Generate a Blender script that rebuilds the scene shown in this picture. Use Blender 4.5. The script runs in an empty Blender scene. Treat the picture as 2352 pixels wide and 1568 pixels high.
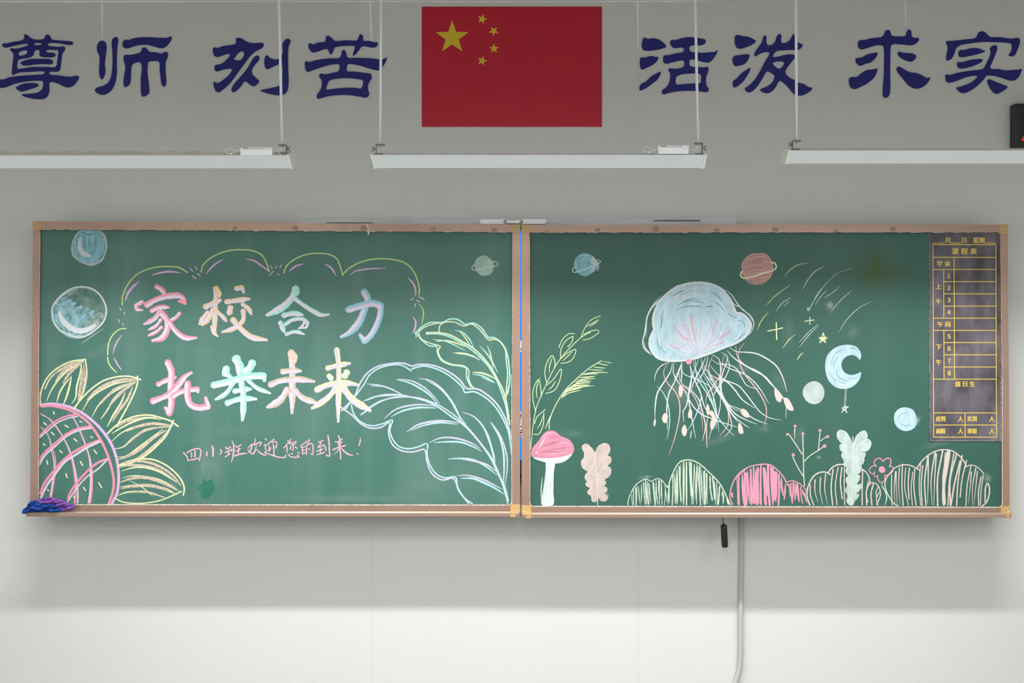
import bpy, bmesh, math, random
from mathutils import Vector, noise
from mathutils.geometry import tessellate_polygon

# ---------------------------------------------------------------- camera
F = 2563.0            # focal length in pixels of the 2352 px wide frame
CZ = 1.66             # camera height
sc = bpy.context.scene
COL = sc.collection
cam_d = bpy.data.cameras.new('camera')
cam_d.sensor_width = 36.0
cam_d.lens = 36.0 * F / 2352.0
cam = bpy.data.objects.new('camera', cam_d)
cam.location = (0, 0, CZ)
cam.rotation_euler = (math.pi / 2, 0, 0)
COL.objects.link(cam)
sc.camera = cam
sc.view_settings.view_transform = 'Standard'
sc.view_settings.look = 'None'
sc.view_settings.exposure = 0.0
sc.view_settings.gamma = 1.0
sc.view_settings.use_curve_mapping = False
# ---------------------------------------------------------------- world and lights
world = bpy.data.worlds.new('world'); sc.world = world
world.use_nodes = True
world.node_tree.nodes['Background'].inputs[0].default_value = (0.8, 0.9, 1, 1)
world.node_tree.nodes['Background'].inputs[1].default_value = 0.05

def area(name, loc, aim, sx, sy, power, color=(1, 1, 1), spread=180):
    d = bpy.data.lights.new(name, 'AREA')
    d.shape = 'RECTANGLE'; d.size = sx; d.size_y = sy
    d.energy = power; d.color = color; d.spread = math.radians(spread)
    o = bpy.data.objects.new(name, d)
    o.location = loc
    v = Vector(aim).normalized()
    # local -Z along v, local X kept along world X
    z = -v; x = Vector((1, 0, 0)); x = (x - z * x.dot(z)).normalized(); y = z.cross(x)
    from mathutils import Matrix
    o.rotation_euler = Matrix((x, y, z)).transposed().to_euler()
    COL.objects.link(o)
    return o
LAMP_W = 25.5
LAMP_SPREAD = 126
AIM_Y = 0.0
# louvred classroom lamps hanging in rows over the desks
for _y in (1.4, -0.8, -2.8):
    for _x in (-2.4, 0.0, 2.4):
        area('room_lamp_light', (_x, _y, 2.9), (0, 0.0, -1), 1.2, 1.1, 39.0, (0.995, 1.0, 0.995), 178)


WALL_CHARS = '''
@ 0 60 .17857|尊|leftmost blue wall character, a stacked box shape cut by the left edge
30,235 50,225 90,225 150,208 300,178 318,150 315,112 330,107 370,130 425,168 560,170 580,150 588,120 610,112 645,125 665,172 700,180 880,195 930,202 945,220 930,240 900,245 820,233 740,220 640,220 614,232 622,250 700,265 790,267 820,262 840,280 838,305 805,350 790,450 768,570 745,585 640,590 632,605 650,625 750,635 860,650 930,650 1000,640 1018,650 1000,700 940,770 890,788 830,780 760,745 690,722 645,722 635,740 637,830 620,890 580,930 510,942 400,930 300,900 280,885 300,877 420,868 500,850 545,810 560,740 550,710 500,703 380,708 200,740 80,785 20,795 -40,785 -62,750 -40,705 0,685 40,690 120,662 280,640 480,627 560,620 580,600 570,587 500,583 380,590 240,600 180,625 160,630 157,605 170,450 178,370 160,335 132,305 140,290 220,292 330,262 365,250 370,238 350,228 240,242 140,265 80,278 45,270
445,222 530,220 543,232 530,243 450,245 437,233
238,365 245,340 280,320 340,313 358,325 350,350 310,375 255,382
592,325 610,308 700,308 745,312 758,325 750,370 740,450 728,515 715,528 600,527 400,530 280,548 235,552 222,535 228,460 240,435 300,420 380,405 430,375 445,325 470,308 500,310 515,330 510,375 535,395 620,402 680,402 712,385 712,360 690,347 640,342 600,335
265,475 290,458 380,428 500,424 660,432 683,455 680,480 655,492 560,488 440,495 340,508 285,500
205,790 225,778 300,745 400,733 470,740 503,762 470,785 380,815 280,842 240,830
@ 0 60 .17857|师|second blue wall character from the left, with three downward legs
1250,290 1255,240 1285,200 1322,188 1355,205 1373,260 1368,330 1355,420 1350,500 1357,570 1345,640 1312,688 1285,640 1278,560 1285,450 1280,380 1255,330
1440,210 1450,170 1480,143 1508,145 1520,170 1510,280 1502,450 1503,600 1480,740 1430,830 1350,882 1290,880 1235,850 1222,825 1245,795 1340,765 1400,720 1435,640 1448,520 1450,350 1442,260
1578,250 1588,200 1612,175 1655,182 1700,165 1800,147 1920,145 2050,152 2150,152 2205,135 2213,150 2170,230 2110,280 2050,283 1980,262 1900,242 1820,242 1720,262 1640,288 1600,282
1592,430 1595,385 1620,370 1680,372 1760,355 1810,338 1830,290 1855,273 1885,288 1925,330 2010,340 2090,355 2120,333 2150,335 2163,370 2155,410 2132,460 2130,560 2138,660 2135,750 2110,780 2085,760 2070,680 2058,560 2055,480 2040,455 1960,452 1915,460 1900,500 1900,620 1918,760 1918,860 1885,893 1840,908 1822,890 1815,780 1815,660 1828,560 1820,490 1800,467 1750,470 1705,495 1690,540 1685,640 1675,735 1645,770 1605,787 1592,740 1598,640 1615,560 1610,500
@ 470 60 .19133|刻|third blue wall character from the left, crossed by a white hanging rod
100,290 107,262 120,255 150,265 230,240 370,215 380,190 378,150 410,143 450,150 510,190 580,205 700,205 713,220 690,265 620,300 550,360 480,450 400,560 310,680 220,765 170,795 140,785 110,710 112,665 130,675 160,685 220,650 290,590 330,530 325,515 270,515 200,530 145,545 122,525 122,490 135,467 180,462 250,420 305,355 305,337 270,337 200,360 145,372 112,350
350,400 370,370 410,320 455,303 475,320 475,355 445,400 420,412 370,410
650,355 660,375 650,410 600,470 568,530 575,575 620,625 655,665 640,690 600,720 575,720 540,700 500,665 475,670 440,720 390,770 350,793 327,785 325,755 360,690 440,600 520,500 570,410 610,365
735,360 755,350 775,375 820,398 885,398 930,350 940,300 935,230 955,180 990,153 1020,158 1033,185 1010,240 1002,350 1003,500 1008,680 995,770 960,815 920,830 850,828 760,810 690,785 668,775 720,760 820,740 890,720 925,680 935,600 935,480 925,460 885,463 820,490 770,515 740,515 722,470 720,400
@ 470 60 .19133|苦|fourth blue wall character from the left, nearest the flag's left side
1245,240 1255,212 1280,210 1300,222 1360,200 1440,190 1455,165 1460,125 1480,115 1520,140 1565,178 1700,172 1830,172 1848,140 1860,108 1885,102 1903,125 1905,175 1980,180 2040,198 2075,198 2082,215 2060,248 2020,260 1960,250 1890,245 1850,295 1800,350 1783,358 1785,330 1800,280 1805,245 1720,238 1620,245 1565,258 1545,300 1525,338 1505,335 1490,300 1475,275 1420,285 1330,315 1290,315 1262,280
1205,470 1205,435 1220,422 1245,433 1340,410 1480,390 1620,380 1640,350 1650,300 1668,287 1690,297 1705,345 1720,378 1850,382 2000,388 2100,400 2150,398 2188,378 2185,400 2140,485 2100,528 2060,530 1980,510 1860,475 1770,458 1718,460 1710,480 1705,530 1715,543 1800,547 1900,560 1985,572 2003,590 2005,625 1985,660 1965,700 1965,770 1978,810 1965,845 1935,860 1880,850 1760,832 1640,827 1500,840 1400,865 1365,873 1348,860 1355,820 1395,760 1408,700 1405,650 1378,610 1378,585 1400,570 1450,580 1530,562 1600,547 1615,530 1620,470 1605,458 1530,462 1420,490 1300,530 1230,550 1212,520
1460,760 1475,700 1500,655 1590,632 1700,625 1820,635 1895,650 1905,670 1895,720 1880,748 1800,742 1680,742 1560,752 1475,763
@ 1440 60 .19133|活|first blue wall character right of the flag, crossed by a hanging rod
178,250 180,200 195,150 215,137 240,153 300,148 360,155 410,180 455,220 472,245 450,262 350,288 250,298 200,290
155,440 155,400 165,380 215,380 270,363 310,363 345,372 375,370 378,385 360,420 320,460 240,500 180,523 162,500
148,755 160,710 185,685 220,672 290,605 350,570 403,548 405,570 370,635 300,695 210,755 160,773
518,205 522,180 545,167 580,172 640,150 740,135 820,140 880,150 935,162 947,180 930,215 890,230 820,232 765,238 750,255 750,295 768,310 850,318 920,323 980,315 1050,312 1088,288 1085,310 1040,385 1000,430 960,438 900,428 850,412 800,402 762,403 750,425 752,470 770,487 850,492 920,497 965,490 978,505 970,560 950,610 948,680 958,720 980,750 975,785 950,793 870,783 740,777 600,785 500,805 435,820 418,808 425,770 470,735 505,680 518,610 515,560 495,525 502,510 530,508 580,515 680,488 688,460 687,425 670,413 620,418 530,440 475,453 442,440 433,405 438,365 460,350 490,352 580,330 665,315 683,300 683,270 665,258 620,262 575,267 540,250
585,690 583,660 595,610 640,585 720,572 830,570 880,578 890,600 888,650 878,685 800,690 700,695 600,702
@ 1440 60 .19133|泼|second blue wall character right of the flag, with three dots and a sweeping tail
1293,180 1295,130 1315,108 1345,110 1390,122 1450,128 1500,150 1547,185 1520,212 1430,255 1360,273 1320,262 1300,225
1267,420 1270,380 1290,360 1350,350 1420,340 1468,342 1470,360 1450,410 1410,455 1350,475 1290,475
1268,690 1275,660 1310,635 1370,570 1430,530 1480,500 1478,525 1440,600 1380,680 1310,732 1285,737
1528,345 1540,310 1580,250 1620,190 1635,135 1652,113 1672,130 1673,200 1690,232 1740,225 1775,190 1800,120 1828,94 1850,110 1850,190 1870,207 1930,190 1965,150 1990,105 2012,98 2035,120 2048,195 2080,210 2110,225 2105,245 2060,285 2000,287 1900,290 1800,302 1770,325 1752,372 1800,370 1900,347 1970,340 2005,350 2012,375 1990,410 1930,490 1900,550 1910,580 1960,625 2020,655 2060,680 2120,695 2190,738 2222,738 2215,765 2150,815 2080,835 2010,820 1950,755 1890,690 1840,657 1820,670 1780,740 1730,790 1680,807 1630,792 1598,768 1605,755 1660,735 1730,690 1770,620 1770,595 1740,570 1695,545 1670,555 1620,640 1550,740 1490,790 1455,797 1425,775 1413,748 1425,740 1470,710 1550,620 1650,440 1705,345 1708,318 1680,312 1620,322 1560,355 1535,363
1748,450 1770,433 1820,425 1875,430 1885,445 1865,485 1830,513 1800,505 1765,475
@ 1930 50 .17942|求|third blue wall character right of the flag, with a straight central stem
225,300 230,255 255,235 300,238 380,215 520,197 555,170 575,120 605,105 635,120 650,170 680,187 780,188 830,185 845,140 870,102 895,105 908,140 912,190 940,205 1005,213 1005,235 970,280 920,300 860,300 770,290 680,288 650,305 640,350 637,500 635,650 637,850 625,940 600,970 560,970 543,940 543,850 555,700 560,500 558,350 545,310 500,300 420,313 330,343 270,355 235,335
193,500 198,475 225,462 265,462 330,425 400,405 478,400 470,430 430,490 380,525 320,540 275,562 235,560 205,530
108,770 112,730 135,710 200,710 260,665 340,620 420,612 470,600 468,635 435,710 360,780 270,830 190,863 150,855 120,820
732,400 750,383 790,397 870,402 940,415 970,440 955,480 915,510 880,510 820,490 765,455 738,425
718,610 722,590 745,573 775,585 830,620 900,650 970,658 1050,690 1100,720 1145,715 1140,745 1090,810 1020,850 950,855 880,820 800,730 730,640
@ 1930 50 .17942|实|last blue wall character at the right, with a roof shape on top
1348,265 1360,250 1430,247 1580,230 1720,212 1745,190 1765,140 1800,123 1840,130 1880,165 1910,193 2050,200 2180,218 2280,210 2297,235 2290,290 2260,370 2230,430 2190,445 2155,435 2155,420 2180,390 2195,310 2180,280 2100,268 1950,260 1800,262 1650,280 1530,305 1480,345 1460,400 1430,465 1390,495 1362,495 1353,470 1372,350 1368,300
1512,410 1517,375 1540,362 1590,362 1650,343 1710,337 1770,345 1820,365 1855,375 1830,392 1740,420 1630,445 1540,455 1517,440
1495,550 1500,520 1520,515 1555,520 1640,495 1740,480 1810,482 1820,495 1800,520 1720,560 1620,590 1540,600 1505,585
1912,350 1930,320 1965,303 1995,310 2007,340 1985,410 1940,520 1915,590 1930,603 2020,607 2120,625 2200,618 2280,615 2318,600 2315,630 2280,710 2230,750 2170,753 2110,735 2000,700 1900,688 1865,695 1830,745 1740,830 1650,890 1580,915 1535,905 1490,860 1483,842 1520,835 1610,805 1690,765 1750,710 1750,697 1700,693 1600,715 1470,765 1400,780 1365,775 1347,730 1345,685 1358,672 1390,683 1500,655 1650,630 1800,612 1830,600 1880,510 1920,420 1922,370
1880,760 1890,738 1915,740 2000,775 2100,815 2140,832 2130,850 2070,895 2010,922 1970,915 1920,860 1890,800
'''
DRAW_LEFT = '''
T 100 520 .17225
@ chalk_planet|small blue chalk planet touching the top rail
f lb 385,300 400,180 450,90 540,40 640,35 740,60 800,120 815,230 800,340 740,440 680,490 600,500 500,470 420,410
lbd 4 1 470,110 450,260 480,420
lbd 3 1 620,70 610,220 640,420
lbd 4 1 560,130 540,260 560,400
lbd 3 1 680,130 690,280 650,420
lbd 3 1 500,60 600,110 720,90
lbd 2 1 620,180 650,300 640,400
> outline
wh2 4.2 0 530,45 460,85 415,150 385,240 380,310 400,390 450,435 520,480 600,500 700,485 775,440 820,350 838,260 825,160 790,90 720,45
wh2 2.4 1 560,505 620,520 700,500 780,450 820,370
wh2 2 1 720,55 790,120 825,220 825,300
> crescent_highlight
F wh2 475,150 510,145 500,200 510,270 550,330 650,400 600,408 540,405 490,370 455,310 455,220
@ chalk_planet|large white and blue chalk planet with white crescent, left end of the board
f gpl 115,1150 125,1060 180,970 280,880 400,820 520,805 640,825 740,890 810,980 835,1100 825,1200 760,1320 660,1410 540,1470 440,1475 330,1440 220,1390 140,1290
lbr 14 1 130,1260 150,1130 210,1010 310,950
lbr 14 1 160,1330 190,1190 260,1060 380,970
lbr 14 1 200,1380 230,1250 310,1110 430,1010
lbr 14 1 260,1410 300,1290 400,1150 520,1060
lbr 14 1 330,1430 370,1310 470,1200 600,1090
lbr 14 1 400,1450 450,1330 560,1220 680,1120
wh6 14 1 470,1460 540,1360 650,1250 780,1150
wh6 14 1 560,1440 640,1340 720,1260 800,1180
lbr 9 1 120,1180 130,1110 170,1030 250,960
lbr 9 1 230,1400 330,1440 430,1465 530,1460
gpl 12 1 250,930 380,860 500,850 620,870
gpl 12 1 360,960 480,900 600,900 700,950
wh6 7 1 280,940 350,890 440,850
> outline
wh 3.6 0 118,1180 112,1100 135,1040 200,955 300,870 400,820 520,805 630,825 720,880 790,970 835,1080 832,1180 790,1280 700,1370 600,1440 500,1478 420,1472 330,1435 240,1400 170,1330 125,1240 112,1150
wh 1.4 1 140,1060 210,960 320,880 460,830
wh 1.2 1 150,1290 230,1385 330,1440
> crescent_highlight
F wh 195,1140 215,1110 250,1190 320,1270 400,1330 480,1355 580,1340 700,1295 690,1340 620,1390 530,1425 430,1420 330,1370 240,1290 205,1220
wh2 1.6 1 500,1560 620,1480 720,1410 800,1365
T 240 550 .1722
@ chalk_cloud_border|pale green chalk cloud outline with pink inner dashes around the title
yg 2.8 0 238,872 240,770 270,680 330,570 440,460 580,395 740,362 900,360 1000,375 1108,438
yg 2.8 0 1290,430 1305,360 1380,270 1500,200 1650,150 1830,135 1980,150 2090,200 2150,290 2200,428
yg 2.8 0 285,1187 220,1190 140,1240 80,1320 48,1420 42,1540
> inner_dash
pl 3.6 1 632,475 760,440 870,428 1015,442
> inner_dash
pl 4 1 462,558 370,640 310,720 278,820
> inner_dash
pl 3.2 1 1580,268 1480,325 1400,400 1355,462
> inner_dash
pl 3.2 1 1885,262 2000,285 2080,340 2205,428
> inner_dash
pl 2.4 1 235,1268 170,1360 130,1450 113,1530
> spark_dash
pl 2.6 2 1133,365 1150,395 1180,425
pl 2.4 2 1188,350 1220,370 1230,402
pl 2.4 0 1240,452 1278,487
pl 2.6 0 1175,488 1218,520
pl 2.2 1 195,902 215,925 222,950
pl 2.2 1 255,965 275,1003
pl 2.2 1 185,1058 203,1112
pl 2.2 1 238,1105 250,1150
T 600 550 .1722
@ chalk_cloud_border|right half of the pale green chalk cloud outline
yg 2.8 0 308,443 315,390 380,310 500,235 640,192 800,183 930,205 1010,260 1050,350 1088,478
yg 2.8 0 1095,458 1150,400 1280,320 1440,270 1600,255 1780,270 1930,320 2030,420 2090,560 2110,680 2103,738
yg 1.8 1 2090,845 2140,900 2165,980 2155,1060 2135,1140
> inner_dash
pl 3.2 1 370,428 450,360 568,322
> inner_dash
pl 3.4 1 845,325 930,375 1000,482
> inner_dash
pl 2.8 1 1183,480 1250,425 1400,395 1660,380
> inner_dash
pl 3.2 1 1955,505 2030,590 2060,680 2055,760
> inner_dash
pl 3 1 2020,1030 2060,1090 2050,1180 2020,1250
> spark_dash
pl 2.2 1 122,342 150,398
pl 2.2 1 210,345 188,388
pl 2.2 1 277,332 243,380
pl 2.2 0 162,420 112,478
pl 2.2 1 207,445 245,480
pl 2.2 1 2040,775 1982,812
pl 2.2 1 2092,765 2145,780 2182,808
pl 2.2 1 2068,808 2120,832
pl 2.2 1 2058,850 2045,908
T 60 820 .24228
@ chalk_cloud_border|lower left end of the pale green chalk cloud outline
yg 2.8 0 772,0 785,60 820,110 855,142
> inner_dash
pl 2.4 1 832,5 870,75 908,125
T 240 550 .1722
@ chalk_character|first title character, pink and lilac brush strokes
B pk lp 9.5 700,628 755,660 815,730
B pk lp 8 500,835 420,880 430,930 515,938
B pk lp 11 565,870 700,795 850,755 1000,750 1060,790 1085,865
F pk 970,830 1030,790 1090,830 1085,872 1030,850
B pk lp 8.5 630,950 720,905 868,900
B lp pk 8.5 730,945 680,1040 520,1135
B pk lp 11.5 765,985 830,1070 835,1200 770,1310 625,1358
B pk lp 6.5 750,1070 690,1150 580,1210
B pk lp 6.5 760,1170 700,1225 575,1288
B pk lp 7 1000,985 945,1045 850,1092
B pk lp 9.5 862,1098 960,1230 1080,1310 1238,1303
@ chalk_character|second title character, orange and lilac brush strokes
B or lp 10.5 1350,895 1450,850 1560,795
B or lp 9.5 1490,650 1482,800 1475,1000 1470,1180 1490,1280
F or 1440,650 1480,622 1520,640 1562,720 1545,770 1520,780 1490,700
B or lp 10 1450,935 1380,1060 1290,1150
B or lp 7 1375,970 1300,1060 1265,1140
B or lp 7.5 1510,968 1570,1020 1635,1095
B or lp 5 1428,1160 1450,1240 1522,1295
B or lp 9.5 1760,652 1830,640 1870,715
B or lp 9.5 1630,830 1780,810 1945,785
B or lp 11 1680,910 1660,1010
B or lp 8 1845,865 1920,920 1965,1005
B or lp 9 1850,950 1850,1070 1750,1170 1560,1240
B or lp 10.5 1715,1070 1800,1170 1960,1300 2180,1337
T 600 550 .1722
@ chalk_character|third title character, mint and lilac brush strokes
B mt lp 13 460,655 420,760 300,890 65,1020
F mt 410,690 445,640 500,655 512,700 490,745 440,750
B mt lp 8.5 445,785 560,870 720,970 800,1005 915,993
B mt lp 9.5 300,1010 430,985 565,1005
B mt lp 9 255,1110 280,1170 315,1240
B mt lp 7 320,1130 420,1070 560,1062 620,1110 600,1170 535,1185
B lp lp 5 575,1100 550,1150 492,1195
B mt lp 7 335,1262 450,1228 583,1262
@ chalk_character|fourth title character, blue and pink brush strokes
B lb lp 13 1375,700 1420,790 1380,930 1300,1110 1180,1240 1055,1312
B lb lp 13 1165,935 1300,890 1480,850 1590,880 1590,980 1540,1140 1460,1280 1380,1355 1300,1262
T 320 790 .2296
@ chalk_character|fifth title character, pink brush strokes
B pk lp 9.5 190,400 270,362 372,325
B pk lp 12.5 285,185 320,270 315,450 320,600 300,690 248,630
B pk lp 11.5 135,570 280,510 370,430 460,320 530,275
B pk lp 10 335,520 430,470 580,450 595,490
B pk lp 12 485,395 480,500 510,600 590,635 685,625 655,525
@ chalk_character|sixth title character, mint brush strokes
B mt wh 14 870,250 860,290 930,335
B mt wh 16 970,150 1005,230 1000,310
B mt wh 14 1130,190 1105,240 1035,300
B mt wh 13 745,410 900,375 1080,325 1240,315 1262,375
B mt wh 8.5 935,395 870,490 755,562
B mt wh 8 1088,362 1180,440 1318,492
B mt wh 10 955,470 1040,455 1125,445
B mt wh 10.5 880,590 1000,550 1180,545
B mt wh 11.5 1020,380 1040,500 1040,650 1035,772
@ chalk_character|seventh title character, peach and lilac brush strokes
B pch lp 12.5 1520,85 1530,250 1530,450 1532,700
F pch 1485,80 1530,68 1580,110 1565,190 1530,200
B pch lp 11 1435,275 1520,265 1625,265
B pch lp 11.5 1315,405 1400,370 1560,352 1760,370
B pch lp 13 1480,460 1410,560 1275,640
B pch lp 11 1550,455 1640,540 1795,592
@ chalk_character|eighth title character, pale yellow brush strokes
B yl lp 9.5 1885,240 1980,215 2115,188
B yl wh 10 1900,320 1935,360
B yl wh 12 2075,285 2040,345
B yl lp 11.5 1780,455 1880,410 2060,390 2195,405
B yl lp 10 1975,58 1992,200 1995,450 1990,640 1993,785
B yl lp 10.5 1960,450 1880,540 1720,650
B yl lp 13 2040,440 2140,560 2320,668
T 415 990 .09354
@ chalk_sentence|handwritten line in thin pink chalk under the title
> small_character
sn 2.6 0 70,525 150,620 185,730
sn 2.8 0 155,525 300,450 430,425 500,470 490,560 455,715
sn 2.4 0 255,525 270,580 265,640
sn 3 0 350,480 355,560 345,630
sn 2.6 0 220,710 330,690 420,665
> small_character
sn 3 0 650,515 635,560 645,600
sn 4 0 775,370 795,450 792,605
sn 2.6 1 960,435 1005,490 955,585
> small_character
sn 3 0 1105,395 1140,435 1225,385
sn 2.6 0 1090,520 1150,500 1230,465
sn 2.4 0 1175,465 1170,550
sn 2.4 0 1095,625 1160,590 1215,550
sn 2.4 0 1250,440 1250,490
sn 3 1 1255,225 1300,330 1300,480 1280,640 1240,765
sn 2.6 0 1350,360 1375,390 1475,335
sn 2.4 0 1355,490 1410,470 1465,425
sn 2.4 0 1425,410 1415,540
sn 3.2 0 1330,605 1450,565 1595,545
> small_character
sn 2.6 1 1645,425 1755,315 1740,400 1700,490 1630,540
sn 2.6 1 1640,450 1700,510 1770,560 1830,470 1860,345
sn 2.6 1 1825,170 1830,240 1795,335 1880,300 1970,265 1975,310 1910,375
sn 2.6 1 1855,440 1950,530 2115,610
> small_character
sn 2.4 0 2075,175 2110,220
sn 2.4 0 2045,350 2095,320 2075,420 2115,490 2050,520 2120,545 2250,590 2380,628
sn 2.4 0 2295,195 2210,260 2130,320
sn 2.4 1 2150,330 2175,400 2165,500 2225,385
T 625 990 .09354
sn 2.4 0 0,290 60,250 110,270 110,350 95,420 75,380
sn 2.8 0 30,330 45,480 45,600
sn 2.6 0 0,585 100,625 335,635 325,585
> small_character
sn 2.4 0 380,225 410,245 350,340 280,410
sn 2.6 0 355,360 370,440 360,510
sn 2.4 0 455,190 430,320 500,280 600,255 580,290 515,340
sn 2.4 0 495,295 520,400 515,475 485,445
sn 2.4 0 460,365 440,445
sn 2.4 0 560,380 610,420
sn 2.4 0 465,545 500,555
sn 2.6 0 390,565 450,620 560,640 670,625 615,590
sn 2.4 0 635,515 660,550
> small_character
sn 2.6 0 915,205 860,350
sn 2.4 0 840,235 855,250 780,305 705,365 740,420 745,560
sn 2.4 0 745,400 800,375 835,365 840,470 850,570 825,545
sn 2.2 0 755,465 800,460
sn 2.4 0 755,560 810,530
sn 2.4 0 880,435 920,445
sn 2.6 0 890,325 960,300 995,320 1005,440 990,580 955,550
> small_character
sn 2.6 0 1140,270 1250,230
sn 2.4 0 1200,285 1165,350 1105,405 1170,390 1250,345
sn 2.4 0 1250,325 1295,375
sn 2.6 0 1100,490 1245,440
sn 2.2 0 1195,425 1180,525
sn 2.4 0 1105,575 1285,520
sn 2.6 0 1310,390 1320,475
sn 3 0 1370,110 1395,250 1405,450 1405,620 1335,585
> small_character
sn 2.4 0 1550,255 1600,265 1720,190
sn 2.2 0 1620,280 1640,360
sn 2.2 0 1715,255 1680,310
sn 3 0 1495,455 1620,400 1800,350
sn 3 0 1625,110 1660,200 1660,400 1680,550 1685,680
sn 2.4 2 1520,565 1600,500 1640,430
sn 3 1 1690,410 1780,500 1880,570 2000,590
> small_character
sn 2.4 1 2170,160 2160,260 2125,375
sn 2.4 0 2090,545 2105,570
T 60 820 .24228
@ chalk_sunflower|chalk sunflower with pink lattice centre in the lower left corner
> rim
pl 6 0 135,457 200,443 290,445 400,468 480,500 570,555 660,630 740,720 800,810 840,900 865,1000 876,1100 875,1200 860,1290 815,1385
pk 5.5 0 150,467 220,460 310,472 420,505 510,555 590,620 660,710 720,810 770,920 805,1030 828,1140 830,1220 815,1300 785,1385
> lattice
pk 4.4 2 400,525 440,570 490,660 540,780 580,880 610,980 622,1060 625,1150 620,1280 605,1385
lp 4 2 430,545 475,620 530,740 570,850 600,960 612,1100 610,1250 592,1385
pk 4.4 2 130,530 200,570 280,660 350,760 410,890 440,1000 460,1120 470,1230 460,1385
lp 3.6 2 140,545 230,590 310,690 380,810 430,930 460,1050 480,1160 490,1290 487,1385
pk 4 2 130,660 180,690 220,770 250,860 275,960 278,1060 262,1180 235,1340
lp 3.2 2 140,675 190,710 225,790 240,880 262,980 265,1090 248,1200 228,1335
pk 4 0 125,750 190,680 290,600 380,560 475,543
lp 3 0 125,765 200,700 300,620 400,578 485,562
pk 4.6 0 120,985 170,910 270,820 380,730 500,675 620,655
lp 3.8 0 120,1030 180,930 280,840 390,745 510,690 618,672
pk 5.4 0 135,1290 170,1200 260,1080 350,980 450,900 560,840 700,785
lp 5.2 0 140,1330 200,1210 280,1100 370,990 470,925 570,860 695,800
pk 5 0 395,1345 420,1280 490,1180 580,1080 680,1000 775,962
lp 3.4 0 395,1370 480,1240 580,1130 680,1060 770,970
> seed_dash
yl 2.8 0 258,518 268,538
yl 2.8 0 168,620 192,642
yl 2.8 0 368,645 400,665
yl 2.8 0 510,608 528,615
yl 2.8 0 240,712 265,738
yl 2.8 0 615,752 630,765
yl 3 0 455,772 482,798
yl 2.8 0 163,822 177,832
yl 2.8 0 318,885 340,905
yl 3 0 645,880 668,912
yl 2.8 0 197,980 205,1015
yl 3.2 0 515,990 535,1025
yl 3 0 378,1105 388,1140
yl 3 0 690,1190 715,1235
yl 3 0 545,1235 562,1262
yl 2.6 0 203,1255 213,1266
yl 2.6 0 450,1318 458,1335
> petal
yl 3.4 0 135,445 133,380 160,270 220,170 320,90 430,40 560,22
yl 3.2 0 560,22 575,130 568,220 545,320 500,420 455,490
yl 2.8 0 178,300 230,200 330,110 440,55 540,35
pch 5.4 1 260,160 360,100 450,60 545,42
pch 5.4 1 275,235 330,160 430,90 545,45
yl 3 1 195,418 230,330 310,210 420,110 520,60
pch 5.4 1 348,250 390,180 460,105 530,60
yl 3.2 1 290,430 320,330 370,250 420,190
yl 3.8 1 350,455 385,370 410,280 430,180
pch 5.4 1 520,60 530,160 515,280 492,410
yl 3.4 1 432,443 470,380 480,280 510,160 525,70
pch 3.4 1 545,60 555,180 535,320 500,400
> petal
yl 3.6 0 450,490 520,400 620,300 740,220 870,185 980,182 1085,212
pch 6 1 575,410 650,330 760,260 900,215 1050,210
yl 3 1 530,515 600,400 700,320 850,250 1040,222
yl 3.2 1 625,565 690,450 780,360 900,290 1040,232
pch 4.6 1 680,470 760,380 850,300 1000,240
yl 3.4 1 705,592 770,500 830,400 920,310 1040,238
pch 5 1 780,475 850,390 930,310 1020,250
yl 3.6 1 770,660 820,560 900,430 940,330
yl 3.6 0 1055,182 1055,250 1010,370 960,470 900,580 860,650
pch 5 1 815,615 880,510 960,400 1010,280
> petal
yl 3.6 0 770,725 850,650 950,590 1060,555 1180,550 1280,575 1370,605 1440,655
pch 4 1 850,670 950,610 1080,578 1230,570
yl 3.4 1 812,725 900,670 1020,610 1150,575 1280,590
yl 2.6 1 808,800 900,720 1000,670 1130,640 1250,640 1390,650
pch 5.4 1 950,705 1050,660 1200,630 1400,650
yl 3.4 1 835,870 920,850 1010,770 1120,700 1260,665 1380,660
pch 4.4 1 950,835 1030,760 1130,690 1300,660
yl 3 1 865,945 940,940 1060,860 1180,770 1300,680
pch 6 1 870,970 960,940 1080,870 1200,770 1330,690
pch 6 1 900,1020 1050,965 1170,880 1290,770 1380,650
yl 3.4 0 870,1030 980,1010 1120,940 1230,850 1330,740 1395,600
> petal
yl 3.6 0 870,1030 960,990 1080,965 1200,970 1320,1020 1420,1100 1480,1180 1500,1250 1490,1305
pch 5 1 920,1005 1040,985 1170,1000 1290,1050 1400,1130 1470,1220
pch 5.4 1 875,1045 970,1025 1100,1030 1230,1060 1340,1120 1435,1190
yl 3 1 905,1080 1000,1050 1120,1045 1260,1085 1400,1170
yl 2.8 1 910,1145 1000,1125 1120,1130 1260,1160 1380,1220 1450,1270
pch 6 1 890,1185 1000,1150 1130,1140 1270,1180 1430,1260
yl 2.8 1 890,1230 1000,1215 1120,1210 1250,1225 1350,1255 1430,1305
pch 6 1 900,1245 1000,1225 1150,1215 1280,1240 1400,1290
yl 3.4 1 865,1310 960,1280 1080,1275 1200,1290 1300,1330
pch 3.6 1 960,1285 1100,1272 1220,1300 1320,1330
yl 2.8 0 848,1340 910,1370 1020,1385 1150,1380 1280,1355 1390,1310 1470,1272
yl 1.6 1 980,1170 1080,1220 1150,1270 1200,1318
T 780 700 .3189
@ chalk_leaf|upper chalk leaf in mint and pale yellow at the right of the left board
> outline
mt 3.6 0 545,205 590,160 650,128 745,125 790,103 850,105 905,140 960,130 1020,165 1075,235 1110,235 1170,280 1205,350 1222,450 1225,550 1210,640
mt 3.2 0 548,195 590,250 650,295 700,300 705,345 735,400 800,430 870,440 910,455 915,520 945,590
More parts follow.
